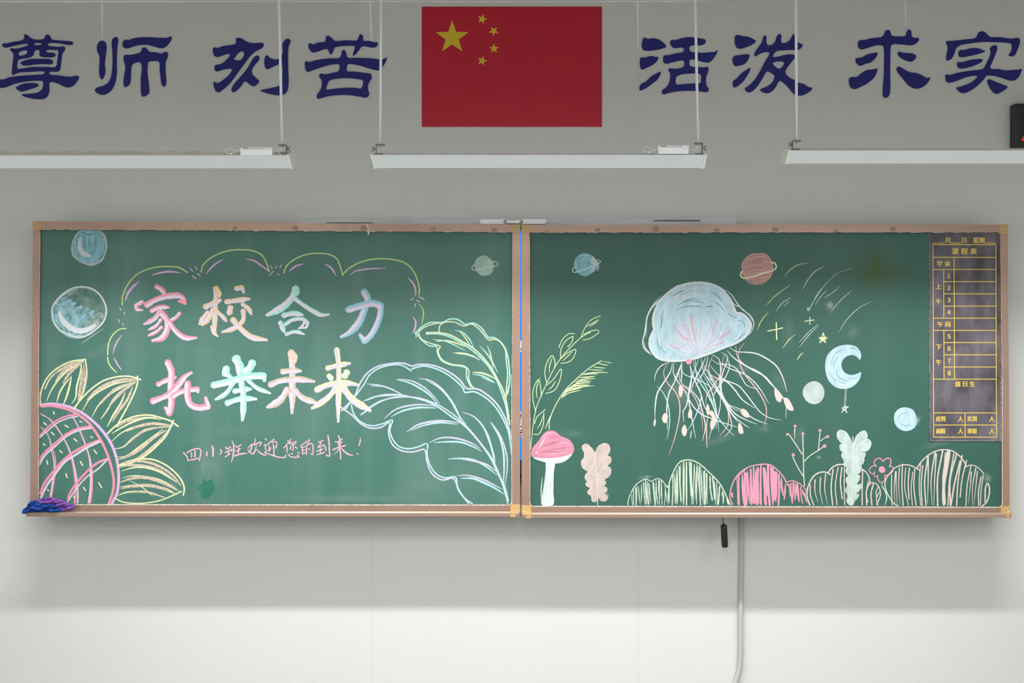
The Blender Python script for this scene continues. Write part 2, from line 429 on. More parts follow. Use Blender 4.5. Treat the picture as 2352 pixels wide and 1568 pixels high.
mt 2.4 0 548,190 552,235
yl 2.4 0 725,130 650,145 590,175 570,200 590,245 650,275 725,300 710,330 735,390 800,425 900,442 930,470 930,530 950,580 975,605
yl 2.4 0 715,195 722,150 760,125 830,125 895,152 950,138 1010,180 1075,252 1110,248 1150,260 1190,310 1200,400 1210,500 1203,590 1200,660
> midrib
mt 3.4 0 625,210 700,208 780,225 860,265 940,315 1010,375 1070,440 1120,520 1160,610 1195,720 1215,830
yl 3 0 625,200 720,200 800,218 880,262 960,310 1030,375 1090,450 1140,540 1180,620 1205,720 1225,860
> vein
mt 2.6 1 830,182 880,195 930,240 968,312
yl 2 1 860,185 900,230 945,300
mt 2.6 1 1008,295 1060,350 1100,410 1140,490
yl 2 1 1065,295 1085,350 1100,420 1105,460
yl 2.8 1 690,262 770,258 840,275 905,300
mt 2.4 1 670,248 750,258 830,290 905,330
yl 3 1 822,345 880,348 950,365 1012,398
mt 2 1 840,350 920,360 990,385
yl 3 1 958,485 1020,490 1070,505 1125,535
mt 2.6 1 955,497 1040,515 1120,560
mt 2 1 1020,520 1080,545 1120,562
@ chalk_leaf|large lower chalk leaf in pale blue and lilac
> outline
lv 3.8 0 15,760 100,670 150,560 200,490 270,445 350,425 430,418 480,425 520,440 560,430 640,430 720,450 800,490 870,545 915,600 990,605 1060,645 1130,710 1180,790 1215,870 1235,960
cy 3.2 0 35,760 110,660 170,580 220,500 300,450 420,430 470,445 515,475
cy 3.4 0 520,460 600,440 680,455 760,490 830,540 890,600 900,628 970,625 1040,660 1110,720 1170,810 1215,910 1240,1080
lv 3.4 0 10,735 90,795 160,860 230,888 300,880 360,845 352,920 385,1010 450,1050 530,1058 610,1040 620,1060 630,1130 670,1220 740,1260 820,1250 860,1340 930,1430
cy 3 0 85,720 100,780 150,840 230,870 310,855 380,830 362,900 385,970 430,1020 500,1035 570,1020 630,1000 630,1080 655,1160 700,1220 760,1245 835,1240 850,1310 900,1390 955,1430
> midrib
cy 3.4 0 155,790 250,720 350,675 480,660 600,685 700,730 800,800 900,870 1000,980 1080,1090 1130,1190 1170,1280 1200,1380 1212,1430
lv 3 0 200,745 300,690 420,665 560,668 700,715 820,790 910,870 1020,1000 1100,1110 1150,1220 1190,1310 1218,1410
> vein
cy 3 1 165,695 260,660 360,650 480,650
lv 2.6 1 190,690 300,650 420,645 500,655
cy 2.8 1 195,568 290,580 370,605 460,650
lv 2.6 1 222,583 320,588 400,620 460,655
cy 3.2 1 410,537 500,560 580,600 650,650 710,720
lv 2.8 1 415,533 520,548 610,595 670,650 722,712
lv 3.4 1 575,530 640,540 720,590 790,670 840,750 880,850
cy 2.6 1 620,540 720,600 800,690 850,780 910,860
lv 3 1 320,820 400,755 500,725 600,718 700,730
cy 3.4 1 370,805 450,765 560,740 700,742
lv 3.8 1 482,915 560,865 660,840 760,835 860,850
cy 3 1 515,902 600,870 720,848 850,860
lv 3.2 1 645,992 720,960 800,955 880,970 950,995 1015,1035
cy 3.2 1 680,992 780,985 880,990 960,1020 1025,1055
cy 3.4 1 780,1110 860,1105 960,1115 1050,1160 1135,1225
lv 3.4 1 860,1105 970,1125 1060,1150 1130,1200
cy 4 1 875,1248 960,1250 1050,1285 1120,1320 1185,1362
lv 3 1 845,1228 940,1230 1040,1260 1120,1300 1175,1330
lv 3 1 885,772 960,800 1030,870 1070,960 1100,1060 1110,1130
cy 3 1 1000,835 1060,920 1090,1010 1115,1100 1120,1160
lv 2.6 1 1085,838 1140,910 1185,1010 1207,1110 1205,1200 1190,1295
cy 3.4 1 1090,850 1150,950 1180,1060 1185,1170 1180,1290
T 1080 480 .12752
@ chalk_planet|small pale mint chalk planet with thin ring, upper right of the left board
f mt2 75,1010 95,930 150,865 240,832 320,860 400,935 428,1020 415,1100 370,1170 290,1195 190,1190 120,1130
F mt2 305,950 330,900 390,930 420,1000 420,1030 350,1030
> ring
wh 1.8 0 75,1000 38,1030 35,1080 80,1100 180,1085 300,1055 420,1030 490,1010 498,970 460,948 410,945
'''
DRAW_RIGHT = '''
T 1290 560 .07653
@ chalk_planet|small blue chalk planet with white ring, upper left of the right board
f lb 370,600 390,500 460,390 560,310 690,285 820,300 930,370 1040,480 1090,580 1100,680 1040,780 930,860 800,940 700,975 560,920 450,840 390,720
lbd 3 1 510,760 520,640 620,480
lbd 3 1 470,590 540,440 660,370
lbd 2.4 1 590,700 660,560 740,470
lbd 2.4 1 720,730 790,620 820,520
lbd 2 1 560,860 640,880 700,860
wh3 2 0 1050,500 1100,600 1110,720 1080,800
wh3 2.2 1 940,700 900,780 930,860
wh3 5 1 1000,650 960,740 920,840
F wh3 870,480 950,370 1010,440 1060,540 1040,610 980,640 900,590
> ring
wh 2.4 0 375,700 330,760 340,835 400,855 520,820 700,750 900,670 1050,610 1140,560 1175,515
wh 2 1 1055,480 1100,470 1140,510
T 1200 700 .3061
@ chalk_plant|pale green leafy chalk sprig rising from the red mushroom
> stem
yg2 2 0 62,1080 80,900 105,770 150,660 200,550 260,440 330,350 400,280 460,230 510,205
> leaf
yg2 2 0 100,805 78,700 85,620 120,560 140,650 140,690
yg2 1.8 1 110,700 105,640 120,570 135,545
> leaf
yg2 2 0 180,580 168,510 185,430 225,380 245,430 240,470
yg2 1.8 1 200,510 205,450 228,390
> leaf
yg2 2 0 185,600 230,560 290,480 285,550 240,640 175,665
yg2 1.8 1 195,640 225,610 250,570
> leaf
yg2 2 0 272,320 300,260 350,215 390,218
yg2 2 0 285,400 290,330 330,265 380,235
yg2 2 0 340,315 370,280 380,240
> leaf
yg2 2 0 285,405 340,360 400,335 380,400 340,430 290,438
yg2 1.8 1 300,420 340,385 375,350
> leaf
yg2 2 0 440,240 470,170 520,110 585,82
yg2 1.8 1 480,165 530,135 575,105
yg2 1.8 1 505,165 540,140 575,115
> leaf
yg2 2 0 460,220 520,195 570,190 570,210
yg2 2 0 455,262 500,255 570,212
> leaf
yg2 2 0 90,890 110,840 170,785
yg2 2 0 85,970 120,970 155,900 160,810
yg2 1.8 1 110,930 135,890 155,830
@ chalk_plant|feathery pale yellow chalk grass stalk beside the leafy sprig
> stem
yl2 2.2 0 200,930 205,860 250,750 320,640 400,560 500,475 590,420
yl2 1.8 1 172,930 190,880 210,830
> barb
yl2 1.8 2 590,420 665,435
yl2 1.6 1 565,438 645,455
yl2 1.8 1 530,465 625,475
yl2 1.8 1 500,485 605,490
yl2 2 1 460,515 590,505 645,510
yl2 2.2 1 440,525 530,515 570,520
yl2 2.6 1 425,545 500,540 545,535
yl2 2 1 410,565 480,555 550,553
yl2 2.8 1 390,580 450,570 515,572
yl2 2.6 1 375,600 450,585 510,585
yl2 2.8 1 350,620 420,605 500,600
yl2 2 1 340,635 440,615 540,605
yl2 4 1 320,645 380,610 420,580
yl2 3 1 330,650 400,630 470,610
yl2 2 1 290,705 340,665 440,638
yl2 3.6 1 295,690 340,640 370,610
@ chalk_mushroom|chalk mushroom with pink cap and white stem
> stem
F wh4 180,1175 240,1175 235,1260 232,1400 230,1500 145,1500 150,1420 165,1320 175,1240
wh4 2 1 150,1290 140,1400 145,1490
wh3 1.6 1 190,1200 180,1330 170,1480
wh3 1.4 1 215,1190 212,1330 205,1490
wh3 1.4 1 170,1300 160,1400 158,1490
> gills
F wh4 80,1145 180,1140 280,1140 375,1115 330,1165 270,1188 180,1182 120,1165
> cap
f mc 62,1110 70,1080 120,1020 165,960 200,942 240,945 290,985 350,1010 385,1060 382,1105 330,1130 260,1145 180,1150 100,1145 68,1135
mcd 2 1 130,1080 200,1040 300,1020
mcd 1.6 1 165,1060 240,1040 330,1020
mcd 1.8 1 150,1100 250,1080 350,1070
mcd 1.6 1 200,1000 250,990 290,1000
mcd 2 1 110,1110 200,1100 320,1110
mcl 2.4 1 140,1000 200,960 250,965
mcl 2.2 1 260,1040 320,1030 360,1060
mcl 2 1 180,1125 260,1115 340,1105
wh 2.2 1 172,990 150,1030 122,1078
wh 4 0 106,1107 112,1108
@ chalk_plant|short peach chalk plant with rounded leaves beside the mushroom
f pb2 545,1110 590,1060 630,1080 640,1150 640,1260 610,1340 620,1400 615,1450 565,1445 520,1450 505,1400 500,1340 490,1290 480,1200 460,1150 480,1080 520,1090
> leaf
f pb2 540,1110 500,1150 470,1110 448,1070 460,1045 500,1055 530,1085
f pb2 550,1110 560,1070 600,1040 640,1045 655,1090 630,1130 580,1150 550,1160
f pb2 545,1180 510,1245 460,1230 442,1180 455,1150 490,1145 530,1165
f pb2 550,1180 600,1150 645,1130 665,1165 640,1200 590,1225 552,1240
f pb2 555,1250 600,1225 650,1215 663,1250 640,1290 600,1310 560,1310
f pb2 550,1310 520,1325 480,1320 468,1280 490,1258 530,1262 555,1290
f pb2 560,1330 520,1370 480,1360 472,1335 500,1325 550,1340
f pb2 565,1340 600,1320 625,1320 625,1345 590,1370 565,1370
f pb2 565,1375 600,1360 635,1370 635,1400 600,1420 568,1425
f pb2 560,1395 530,1380 490,1390 488,1415 520,1432 555,1430
f pb2 565,1440 540,1425 515,1460 525,1478 555,1475
f pb2 575,1435 610,1415 638,1440 625,1470 590,1465
pb 1.4 0 545,1110 500,1150 460,1100 448,1060 480,1042 530,1085
pb 1.4 0 550,1105 570,1060 620,1038 650,1055 655,1100 620,1140 550,1165
pb 1.4 0 545,1180 505,1245 450,1220 445,1165 490,1145
pb 1.4 0 552,1240 600,1160 660,1140 662,1180 600,1225
pb 1.4 0 555,1300 600,1230 660,1220 655,1280 600,1312
pb 1.4 0 550,1310 490,1325 468,1290 490,1258 545,1275
pb 2.2 0 563,1500 565,1420 560,1330 550,1230 545,1150 545,1100
pb 1.4 0 565,1425 600,1440 640,1420 630,1465 590,1470 570,1440
T 1460 630 .17007
@ chalk_jellyfish|large pale blue chalk jellyfish with white trailing tentacles
> bell
f lb2 245,640 250,540 290,420 370,310 480,215 620,145 780,115 920,110 1040,140 1150,200 1240,300 1310,410 1360,510 1430,530 1500,580 1555,680 1540,760 1470,850 1370,920 1220,975 1060,1040 880,1100 780,1140 620,1160 440,1165 310,1130 230,1050 185,960 195,860 250,740
lbd 2.6 1 330,560 350,620 340,740
lbd 2 1 370,480 360,560 370,640
lbd 2.4 1 480,300 600,235 740,210
lbd 2 1 560,420 700,360 860,370 960,410
lbd 2.2 1 520,500 640,440 800,430 920,450
lbd 2.2 1 1000,230 1110,290 1180,380
lbd 2 1 1050,360 1140,420 1200,500
lbd 3 1 930,440 1000,430 1060,440
lbd 2 1 620,380 760,330 880,340
lbd 2.2 1 1200,470 1290,560 1380,580
lbd 2.4 1 1380,620 1450,640 1480,720
lbd 2.4 1 1380,880 1440,820 1480,790
lbd 2 1 340,900 350,1000 420,1070
lbd 2 1 290,850 300,960 340,1060
wh2 1.6 1 430,400 560,290 720,250
wh5 1.6 1 700,300 860,280 1000,310
wh5 1.6 1 1080,330 1180,430 1260,560
wh5 1.8 1 560,340 700,270 900,250
wh5 1.6 1 300,760 320,900 400,1040
wh5 2 1 1420,700 1400,820 1300,900
R lp2,wh5,wh5,lb2,lp2 70 3 835,1085 470,560 -168 -14 1.5
> bell_outline
wh 5 0 250,740 235,680 240,560 290,420 370,310 480,215 620,145 780,112 920,112 1050,140 1170,205 1250,310 1320,430 1362,515 1430,525 1510,590 1558,680 1535,770 1460,860 1360,925 1220,980 1060,1045 880,1110 760,1145 620,1165 430,1165 310,1135 230,1060 187,960 195,860 250,740
wh 3 1 575,140 450,230 330,340 220,450 160,560 140,680 120,800 95,920 120,1010 210,1085
wh 2 1 340,290 230,420 160,560 140,850
wh 2.4 1 1180,200 1280,260 1380,400 1440,470 1550,560 1595,650 1570,760 1530,820
wh 1.8 1 1170,210 1260,290 1330,400 1420,450 1540,560 1580,640
wh 2 1 110,900 130,990 210,1085
> bell_streak
wh 2.4 1 625,250 720,205 830,185 940,178
wh 2.2 1 400,450 450,360 520,310 600,278
wh 3 1 622,335 690,310 790,285
> radial_streak
lp2 2.2 1 820,1090 760,900 700,700 640,560
lp2 1.8 1 830,1090 790,800 790,580
lp2 2.2 1 840,1090 870,850 910,600
lp2 1.8 1 850,1090 920,850 1000,560
lp2 1.8 1 860,1090 960,850 1110,590
lp2 2 1 870,1070 1050,830 1200,640
lp2 2.2 1 880,1060 1080,880 1290,710
lp2 1.8 1 880,1060 1120,920 1360,800
lp2 1.6 1 800,1090 640,860 500,640
lp2 1.8 1 790,1100 600,920 440,750
lp2 1.8 1 780,1110 560,1000 400,880
lp2 2.2 1 815,1090 700,850 570,600
wh5 1.4 1 800,1040 680,800 560,660
wh5 1.4 1 830,1010 760,800 740,560
wh5 1.4 1 850,1020 840,800 830,560
wh5 1.4 1 870,1030 900,800 960,620
wh5 1.4 1 900,1020 1000,850 1120,700
wh5 1.6 1 1050,960 1130,850 1210,650
wh5 1.4 1 780,1050 640,900 520,720
wh5 1.4 1 880,980 1020,760 1060,640
wh5 1.4 1 740,1080 600,980 480,840
wh5 1.4 1 960,1000 1120,860 1240,640
wh5 1.2 1 720,1100 560,1050 440,960
wh5 1.3 1 700,960 620,780 530,650
wh5 1.3 1 910,940 930,780 1010,600
wh5 1.3 1 940,1040 1060,980 1200,860
hp 3.6 3 745,555 765,720 800,910
hp 2.4 1 508,675 570,770 640,840 740,915
hp 2 1 435,930 520,980 620,1005
hp 2 1 1290,725 1230,800 1100,870
hp 2 1 1120,590 1070,700 1020,830
hp 2 1 1055,970 1130,935 1200,900
pl 2 1 600,560 680,760 760,900
yl 1.6 1 700,640 740,780
yl 1.6 1 520,820 570,900
> knot
F hp 685,1150 765,1148 762,1180 740,1210 700,1215 680,1190
T 1480 780 .17857
> tentacle
wh 2 1 320,280 200,350 145,440 130,530
> tentacle
wh 3 1 360,300 340,400 250,550 170,680 140,850 135,1010
> tentacle
sl 2.4 1 320,290 260,370 250,450 300,560 400,670 450,800 455,950 420,1150 370,1330 315,1480
> tentacle
wh 2.6 1 470,360 400,520 320,680 290,850 290,1000 300,1160
> tentacle
cy 2.2 1 160,595 240,680 300,820 325,980 320,1120 290,1280
> tentacle
wh 2 1 380,290 375,430 440,550 560,700
> tentacle
wh 2.4 1 480,290 480,440 475,560
> tentacle
sl 2 1 490,290 450,400 450,480 480,560 620,700 700,860 740,1020 750,1160
> tentacle
cy 2 1 470,300 500,430 620,490 800,570 900,660
> tentacle
wh 2.6 1 585,320 600,420 600,560 570,700 540,850 500,920 510,1060
> tentacle
wh 2.4 1 490,600 560,740 640,870 740,960 860,1010 990,1060 1200,1125
> tentacle
wh 2.4 1 480,570 600,650 700,770 740,900 770,1020 785,1120 745,1305
> tentacle
cy 2 1 640,250 640,340 700,450 790,600 860,760 900,900 940,1040 960,1195
> tentacle
wh 2.4 1 700,240 650,380 600,520 570,700 590,900 620,1060 660,1270
> tentacle
cy 2.2 1 555,1170 620,1060 690,900 730,730 700,600
> tentacle
wh 2.4 1 590,330 650,520 720,680 770,850 820,930 880,1000
> tentacle
cy 2.6 1 650,240 680,480 800,680 880,840 940,980 1040,1120 1155,1235
> tentacle
wh 2.4 1 730,240 760,400 830,520 950,680 1040,830 1100,980 1120,1130 1030,1255
> tentacle
wh 3 1 800,380 870,520 980,700 1060,850 1150,980 1270,1080 1350,1130
> tentacle
wh 2.8 1 750,300 850,480 960,660 1080,850 1180,960 1330,1040 1445,1085
> tentacle
wh 2.4 1 790,220 720,380 640,530 600,660
> tentacle
wh 2.2 1 820,210 780,380 700,520 660,600
> tentacle
sl 2 1 880,210 830,330 840,430 980,620
> tentacle
wh 2.4 1 840,320 920,420 1010,500 1120,550 1210,590 1310,700 1400,820 1490,930 1600,1000 1760,1035
> tentacle
wh 2.8 1 840,440 940,500 1060,540 1160,640 1260,770 1420,880
> tentacle
wh 2.6 1 870,190 960,250 980,400 970,560 1000,720 1060,860 1200,1060
> tentacle
wh 2.4 1 990,160 1070,210 1050,310 1000,450 985,600 1010,720 1100,850 1240,930
> tentacle
sl 2.4 1 1020,200 1000,340 970,460 880,600 800,720 790,830
> tentacle
wh 2 1 1020,180 1095,310 1080,400 1020,520 950,620 890,720 900,870
> tentacle
wh 2 1 860,250 950,310 1080,320 1180,370 1260,500 1310,580 1400,620 1490,630
> tentacle
wh 2.4 1 950,280 1100,370 1280,440 1400,530 1500,650 1600,820
> tentacle
wh 3.2 1 1065,140 1160,240 1280,320 1420,400 1560,480 1680,620
> tentacle
wh 2.4 1 1175,80 1200,220 1300,330 1480,420 1620,560 1760,710 1820,830 1820,1005
> tentacle
wh 3 1 1095,100 1180,150 1300,160 1430,175 1560,235 1690,330 1770,460 1835,665
> tentacle
sl 2.6 1 1285,40 1220,140 1215,260 1290,440 1400,580 1500,720 1560,850 1570,980 1540,1110
> tentacle
sl 2.6 1 820,960 800,1100 800,1250 805,1390
> tentacle
sl 2 1 1040,820 1080,950 1070,1100 965,1240
> tentacle
wh 2 1 980,700 975,850 940,1000 870,1130 830,1280
> tentacle
cy 2 1 780,450 900,560 1000,720
> tentacle
wh 2 1 610,1160 600,1210 590,1270
> tentacle
wh 2.2 1 1100,840 1240,900 1350,980 1460,1040 1585,1085
> tentacle
wh 2.2 1 760,460 840,600 900,780 930,960 920,1150
> tentacle
wh 2 1 480,300 430,420 380,520
> pod
F pb 440,640 460,575 495,600 495,680 460,745 443,700
> pod
F pb 228,1000 265,940 300,960 300,1020 270,1075 235,1050
> pod
F pb 120,1050 140,1010 148,1060 130,1120 118,1090
> pod
F pb 480,1150 515,1090 550,1170 520,1245 485,1210
> pod
F pb 565,1005 580,895 605,895 605,1010
> pod
F pb 795,880 810,820 840,880 835,960 810,965
> pod
F pb 840,930 865,905 905,960 920,1030 880,1010
> pod
F pb 845,1090 870,1020 915,1040 905,1110 870,1165 848,1130
> pod
F pb 1240,890 1275,885 1330,930 1355,990 1310,1000 1255,960
> pod
F pb 1205,1110 1220,1065 1255,1110 1270,1160 1270,1210 1220,1200
> pod
F pb 1675,630 1720,660 1770,720 1750,805 1700,780
> pod
F pb 1795,745 1840,750 1890,820 1920,910 1860,905 1815,850
T 1690 570 .06377
@ chalk_planet|salmon chalk planet with wavy bands and a yellow ring
f sal 205,680 240,540 290,440 400,320 560,210 760,190 1050,205 1160,280 1280,460 1330,620 1330,820 1270,1000 1140,1150 1010,1270 720,1315 480,1270 330,1110 240,930
> band
sl 1.6 0 210,670 300,725 420,680 600,600 720,610 840,630 960,550 1080,495 1290,490
sl 1.6 0 240,890 380,910 540,830 700,770 860,795 1010,750 1170,650 1300,600
sl 1.4 0 300,960 420,975 560,920 740,870 850,885 1010,850 1160,770 1290,710
sl 1.4 0 370,1110 560,1120 700,1080 860,1040 1000,1070 1150,1020 1250,960
sl 1.4 0 620,1240 720,1240 860,1170 1000,1190 1150,1130
sl 1.6 0 380,400 560,400 720,330 900,295 1100,320
sl 1.4 0 210,680 240,520 330,390 560,210 760,195 1050,205 1160,280 1280,470 1330,640 1320,850 1250,1030 1130,1150
> ring
yl 4 0 230,830 185,900 185,1000 250,1065 400,1065 640,1010 860,940 1060,880 1290,820 1430,730 1460,650 1420,560 1350,505 1280,530
T 1680 560 .25516
@ chalk_meteor|white chalk meteor with a ball head and long curved tail
wh2 2 3 710,570 770,470 850,360 960,260 1095,217
wh2 1.6 1 745,500 780,440 810,400
wh 2.6 0 690,575 685,590 697,600 708,588 698,575
@ chalk_meteor_streaks|thin white and yellow chalk streaks of the meteor shower
> streak
yl3 2 1 468,298 540,225 610,185 695,170
> streak
wh2 2.4 1 640,412 690,320 750,250 830,205
> streak
yl3 2 1 303,563 380,480 450,425 528,370
> streak
wh2 2 1 400,605 460,530 535,485
wh2 1.4 1 470,560 500,535 520,512
> streak
yl3 2.4 1 232,775 270,690 335,612
> streak
yl3 2.4 1 460,942 520,860 578,812
> streak
wh2 1.8 1 605,890 700,790 785,720
wh2 1.8 1 608,932 690,830 785,735
> streak
yl3 1.8 1 830,487 900,445 975,382
> streak
wh2 1.8 1 752,550 800,480 860,412
> streak
wh2 1.8 1 893,618 980,510 1080,422
> streak
wh2 1.6 1 962,798 1040,680 1150,575 1260,518
> streak
yl3 2.8 1 590,1047 620,1000 650,978
@ chalk_cross_star|larger pale yellow chalk cross star beside the jellyfish
yl 3.2 0 404,708 405,780 408,860
yl 3 0 328,782 400,770 462,755
@ chalk_cross_star|smaller pale yellow chalk cross star
yl 2.4 0 706,660 706,722
yl 2.4 0 660,696 700,690 745,685
@ chalk_star|small pale yellow five point chalk star
yl 2 0 826,798 812,840
yl 2 0 826,798 840,840
yl 2 0 790,842 860,842
yl 2.2 0 790,845 845,886
yl 2.2 0 860,845 795,888
yl 2.2 0 826,800 795,888
yl 2.2 0 826,800 847,886
F yl 812,842 840,842 845,860 826,872 808,860
@ chalk_moon|pale blue chalk crescent moon
f lb2 845,1080 860,1010 910,950 980,915 1070,908 1125,925 1160,970 1168,1010 1155,1045 1130,1015 1085,1000 1030,1015 1000,1050 990,1095 1005,1140 1040,1170 1090,1178 1140,1165 1165,1150 1160,1200 1130,1250 1080,1290 1010,1305 930,1285 870,1220 848,1150
lbd 1.8 1 1060,945 1100,938 1140,950
lbd 2 1 920,1130 925,1070 960,1010
lbd 1.8 1 900,1060 930,990 1000,950
lbd 1.8 1 890,1180 940,1230 1030,1260
lbd 2 1 940,1120 960,1190 1040,1240
lbd 1.6 1 1050,1215 1110,1210 1150,1180
wh5 2 1 870,1140 890,1040 950,960
wh5 2 1 930,1210 1000,1270 1090,1250
> hanging_thread
wh2 1.4 0 1027,1298 1018,1440
wh2 1.2 0 1036,1298 1028,1440
> hanging_star
wh 1.8 0 1018,1450 1000,1510
wh 1.8 0 1025,1450 1035,1520
wh 1.8 0 992,1480 1052,1462
wh 1.8 0 1000,1470 1040,1515
wh 1.8 0 1052,1465 990,1515
@ chalk_planet|small round white chalk planet left of the moon
f wh3 640,1335 660,1280 710,1242 760,1236 810,1265 836,1320 830,1380 790,1430 740,1442 690,1425 655,1385
wh2 2 1 680,1350 700,1300 760,1262
wh3 2.4 0 690,1340 710,1300 770,1310 790,1360 750,1400 700,1380
T 1840 920 .21259
@ chalk_planet|plain pale blue chalk planet left of the timetable
f lb2 1003,200 1015,130 1070,80 1140,72 1210,100 1245,170 1250,240 1215,300 1140,328 1070,310 1020,260
lbd 1.6 1 1060,200 1070,150 1130,130
lbd 1.4 1 1070,240 1120,270 1180,260
wh 1.8 1 1185,120 1192,165 1180,215
@ chalk_plant|tall white chalk plant with rounded leaves
f wh4b 556,470 600,440 650,450 680,500 660,560 660,620 630,680 620,760 600,850 610,930 600,1010 580,1080 560,1130 530,1130 505,1090 500,1020 490,960 500,880 505,800 500,740 470,690 455,620 450,560 440,500 470,470 510,480
> leaf
f wh4b 550,490 500,510 440,450 395,390 388,340 430,315 480,330 520,380 550,450
f wh4b 565,500 590,400 640,340 690,325 715,370 690,430 640,480
f wh4b 565,560 610,490 680,430 730,412 755,460 730,520 660,560
f wh4b 555,590 480,570 420,530 415,480 450,460 520,500
f wh4b 555,680 470,650 435,600 440,565 500,570
f wh4b 565,640 620,590 690,560 695,600 640,650
f wh4b 550,740 490,720 455,680 480,640 545,660
f wh4b 565,720 620,640 680,620 680,660 620,720
f wh4b 550,830 500,800 480,760 490,725 545,740
f wh4b 565,800 600,720 650,700 650,760 600,800
f wh4b 555,930 500,900 480,850 510,815 550,830
f wh4b 560,890 590,820 630,800 635,850 590,900
f wh4b 550,1020 500,1010 475,970 490,930 550,930
f wh4b 560,980 590,920 655,895 650,940 600,1000
f wh4b 545,1135 500,1110 488,1070 510,1040 560,1030 570,1080
f wh4b 560,1080 590,1020 630,1005 615,1050 575,1085
wh4 2 0 550,490 480,340 420,318 390,350 400,410 470,480 550,510
wh4 2 0 565,500 600,380 680,325 715,365 700,420 640,480
wh4 2 0 565,560 640,460 720,415 755,450 735,520 690,550
wh4 1.4 0 565,640 640,580 700,570
wh4 1.4 0 565,720 640,620 680,625 670,680
wh4 1.4 0 555,930 495,890 490,830 550,815
wh4 1.4 0 560,900 620,800 635,830
wh4 2.6 0 560,390 562,600 560,800 550,1000 545,1130
wh2 1.2 1 500,400 530,450 548,500
wh2 1.2 1 640,400 600,450 580,500
wh2 1.6 1 470,520 520,560 550,600
@ chalk_flower|pink chalk flower with five petals on a thin wavy stem
> petal
hp 2.6 0 885,655 850,620 800,640 790,680 812,710
> petal
hp 3 0 885,655 920,625 960,625 970,670 955,710
> petal
hp 2.4 0 955,710 990,715 995,750 960,795 915,805
> petal
hp 2.4 0 905,800 905,850 870,885 835,860 822,810
> petal
hp 2.4 0 810,695 750,720 738,765 780,790 800,765
hp 2 0 785,790 800,820 835,808
> centre
F hp 838,745 850,712 885,708 908,740 900,775 870,780 845,765
> stem
cy 2.6 1 880,880 875,920 910,980 925,1050 905,1130
@ chalk_berry_twig|chalk twig with pink berries behind the pink bush
> twig
yl4 2.2 0 38,920 28,800 25,600 20,440 20,360
yl4 2.2 0 33,655 100,590 180,540 235,500
yl4 2 0 188,535 195,440 205,345
yl4 2 0 210,432 265,395
T 1420 960 .19558
yl4 2.2 0 2005,190 2080,300 2160,425
yl4 2.4 2 2070,250 2070,180 2075,115
yl4 2.2 0 2050,455 2110,580 2172,680
> berry
F hp 2058,90 2075,72 2095,88 2085,108 2065,108
> berry
F hp 1968,188 1985,172 2007,185 1995,205 1975,203
> berry
F hp 2150,178 2170,163 2190,178 2178,195 2158,192
> berry
F hp 2036,430 2050,408 2076,425 2068,448 2042,450
T 1840 920 .21259
> berry
F hp 185,320 205,302 222,320 212,338 192,335
> berry
F hp 268,388 285,368 307,382 295,402 275,402
> berry
F hp 230,488 252,468 276,488 262,508 240,505
T 1420 960 .19558
@ chalk_bush|pale green white hatched chalk bushes
> outline
gw 2.2 0 115,1025 115,980 140,900 200,790 290,725 330,715 385,740 450,712 500,720 580,815
gw 3 0 582,815 620,700 680,570 730,510 800,490 880,500 960,540 1060,630 1170,740 1230,830 1280,940 1318,1020
> hatching
H gw 2.1 12 1022 5 115,1000 150,900 200,800 290,735 330,725 385,750 450,722 500,735 570,815
H gw 3.0 24 1022 6 590,815 620,710 680,590 730,520 800,500 880,520 960,560 1060,650 1170,760 1230,850 1290,960
H gw 1.8 13 1022 7 120,980 150,890 200,790 290,735 330,725 385,750 450,722 500,735 570,815
H gw 1.8 12 1010 8 590,815 620,710 680,590 730,520 800,500 880,520 960,560 1060,650
@ chalk_bush|pink densely hatched chalk bushes
> outline
hp 3 0 1345,1015 1315,940 1320,850 1360,730 1430,640 1520,580 1620,550 1720,540 1790,550 1870,610 1940,690 1990,790
hp 2.4 0 1985,745 2050,735 2110,755 2170,800 2210,850
hp 2 0 1360,730 1440,650 1520,580
> hatching
H hp 3.6 18 1020 1 1330,920 1360,750 1430,660 1520,590 1620,560 1720,550 1790,560 1870,620 1940,700 1980,790
H hp 5.0 13 1020 2 1480,640 1560,600 1660,580 1760,560 1830,620 1870,660
H hp 3.6 9 1000 3 1990,770 2030,745 2080,750 2140,790 2200,850
@ chalk_bush|small pinkish white hatched chalk bush behind the white plant
T 1840 920 .21259
> outline
pb 3.4 0 95,1125 70,1060 65,980 90,890 140,810 200,775 260,770 315,795
pb 3.4 0 290,780 330,725 400,690 460,690 510,710
pb 3 0 655,735 700,770 735,830 745,905
pb 2.6 0 748,885 800,890 840,930 858,1000 845,1060 815,1120
> hatching
H2 pb 2.8 1125 100,910,100,135 150,850,150,185 210,825,205,235 265,790,255,290 345,740,325,340 400,715,370,388 440,720,425,445 468,710,465,472 665,750,660,660 725,870,705,708 780,900,755,765 835,930,810,815 850,980,815,830 732,900,702,720
T 2040 1000 .11479
@ chalk_bush|large pinkish white hatched chalk bush, right end of the board
> outline
pb 2.8 0 200,1410 120,1360 30,1240 -40,1100 -65,1000 -40,860 30,760 130,650 240,600 350,582 450,600 560,650 620,690
pb 3.2 0 585,640 650,540 780,410 900,335 1030,290 1180,285 1300,315 1420,400 1500,490 1560,600
pb 2.6 0 1520,640 1640,590 1720,600 1820,660 1915,760
pb 3.6 0 1880,1410 1970,1330 2020,1180 2025,1040 1990,950 1950,1030 1940,1200 1940,1320
> hatching
H2 pb 2.6 1395 70,790,65,80 150,710,120,135 160,710,160,185 225,640,210,240 285,570,275,300 350,650,330,405 425,650,400,420 490,735,460,485 530,670,515,560 650,560,620,650 690,600,660,680
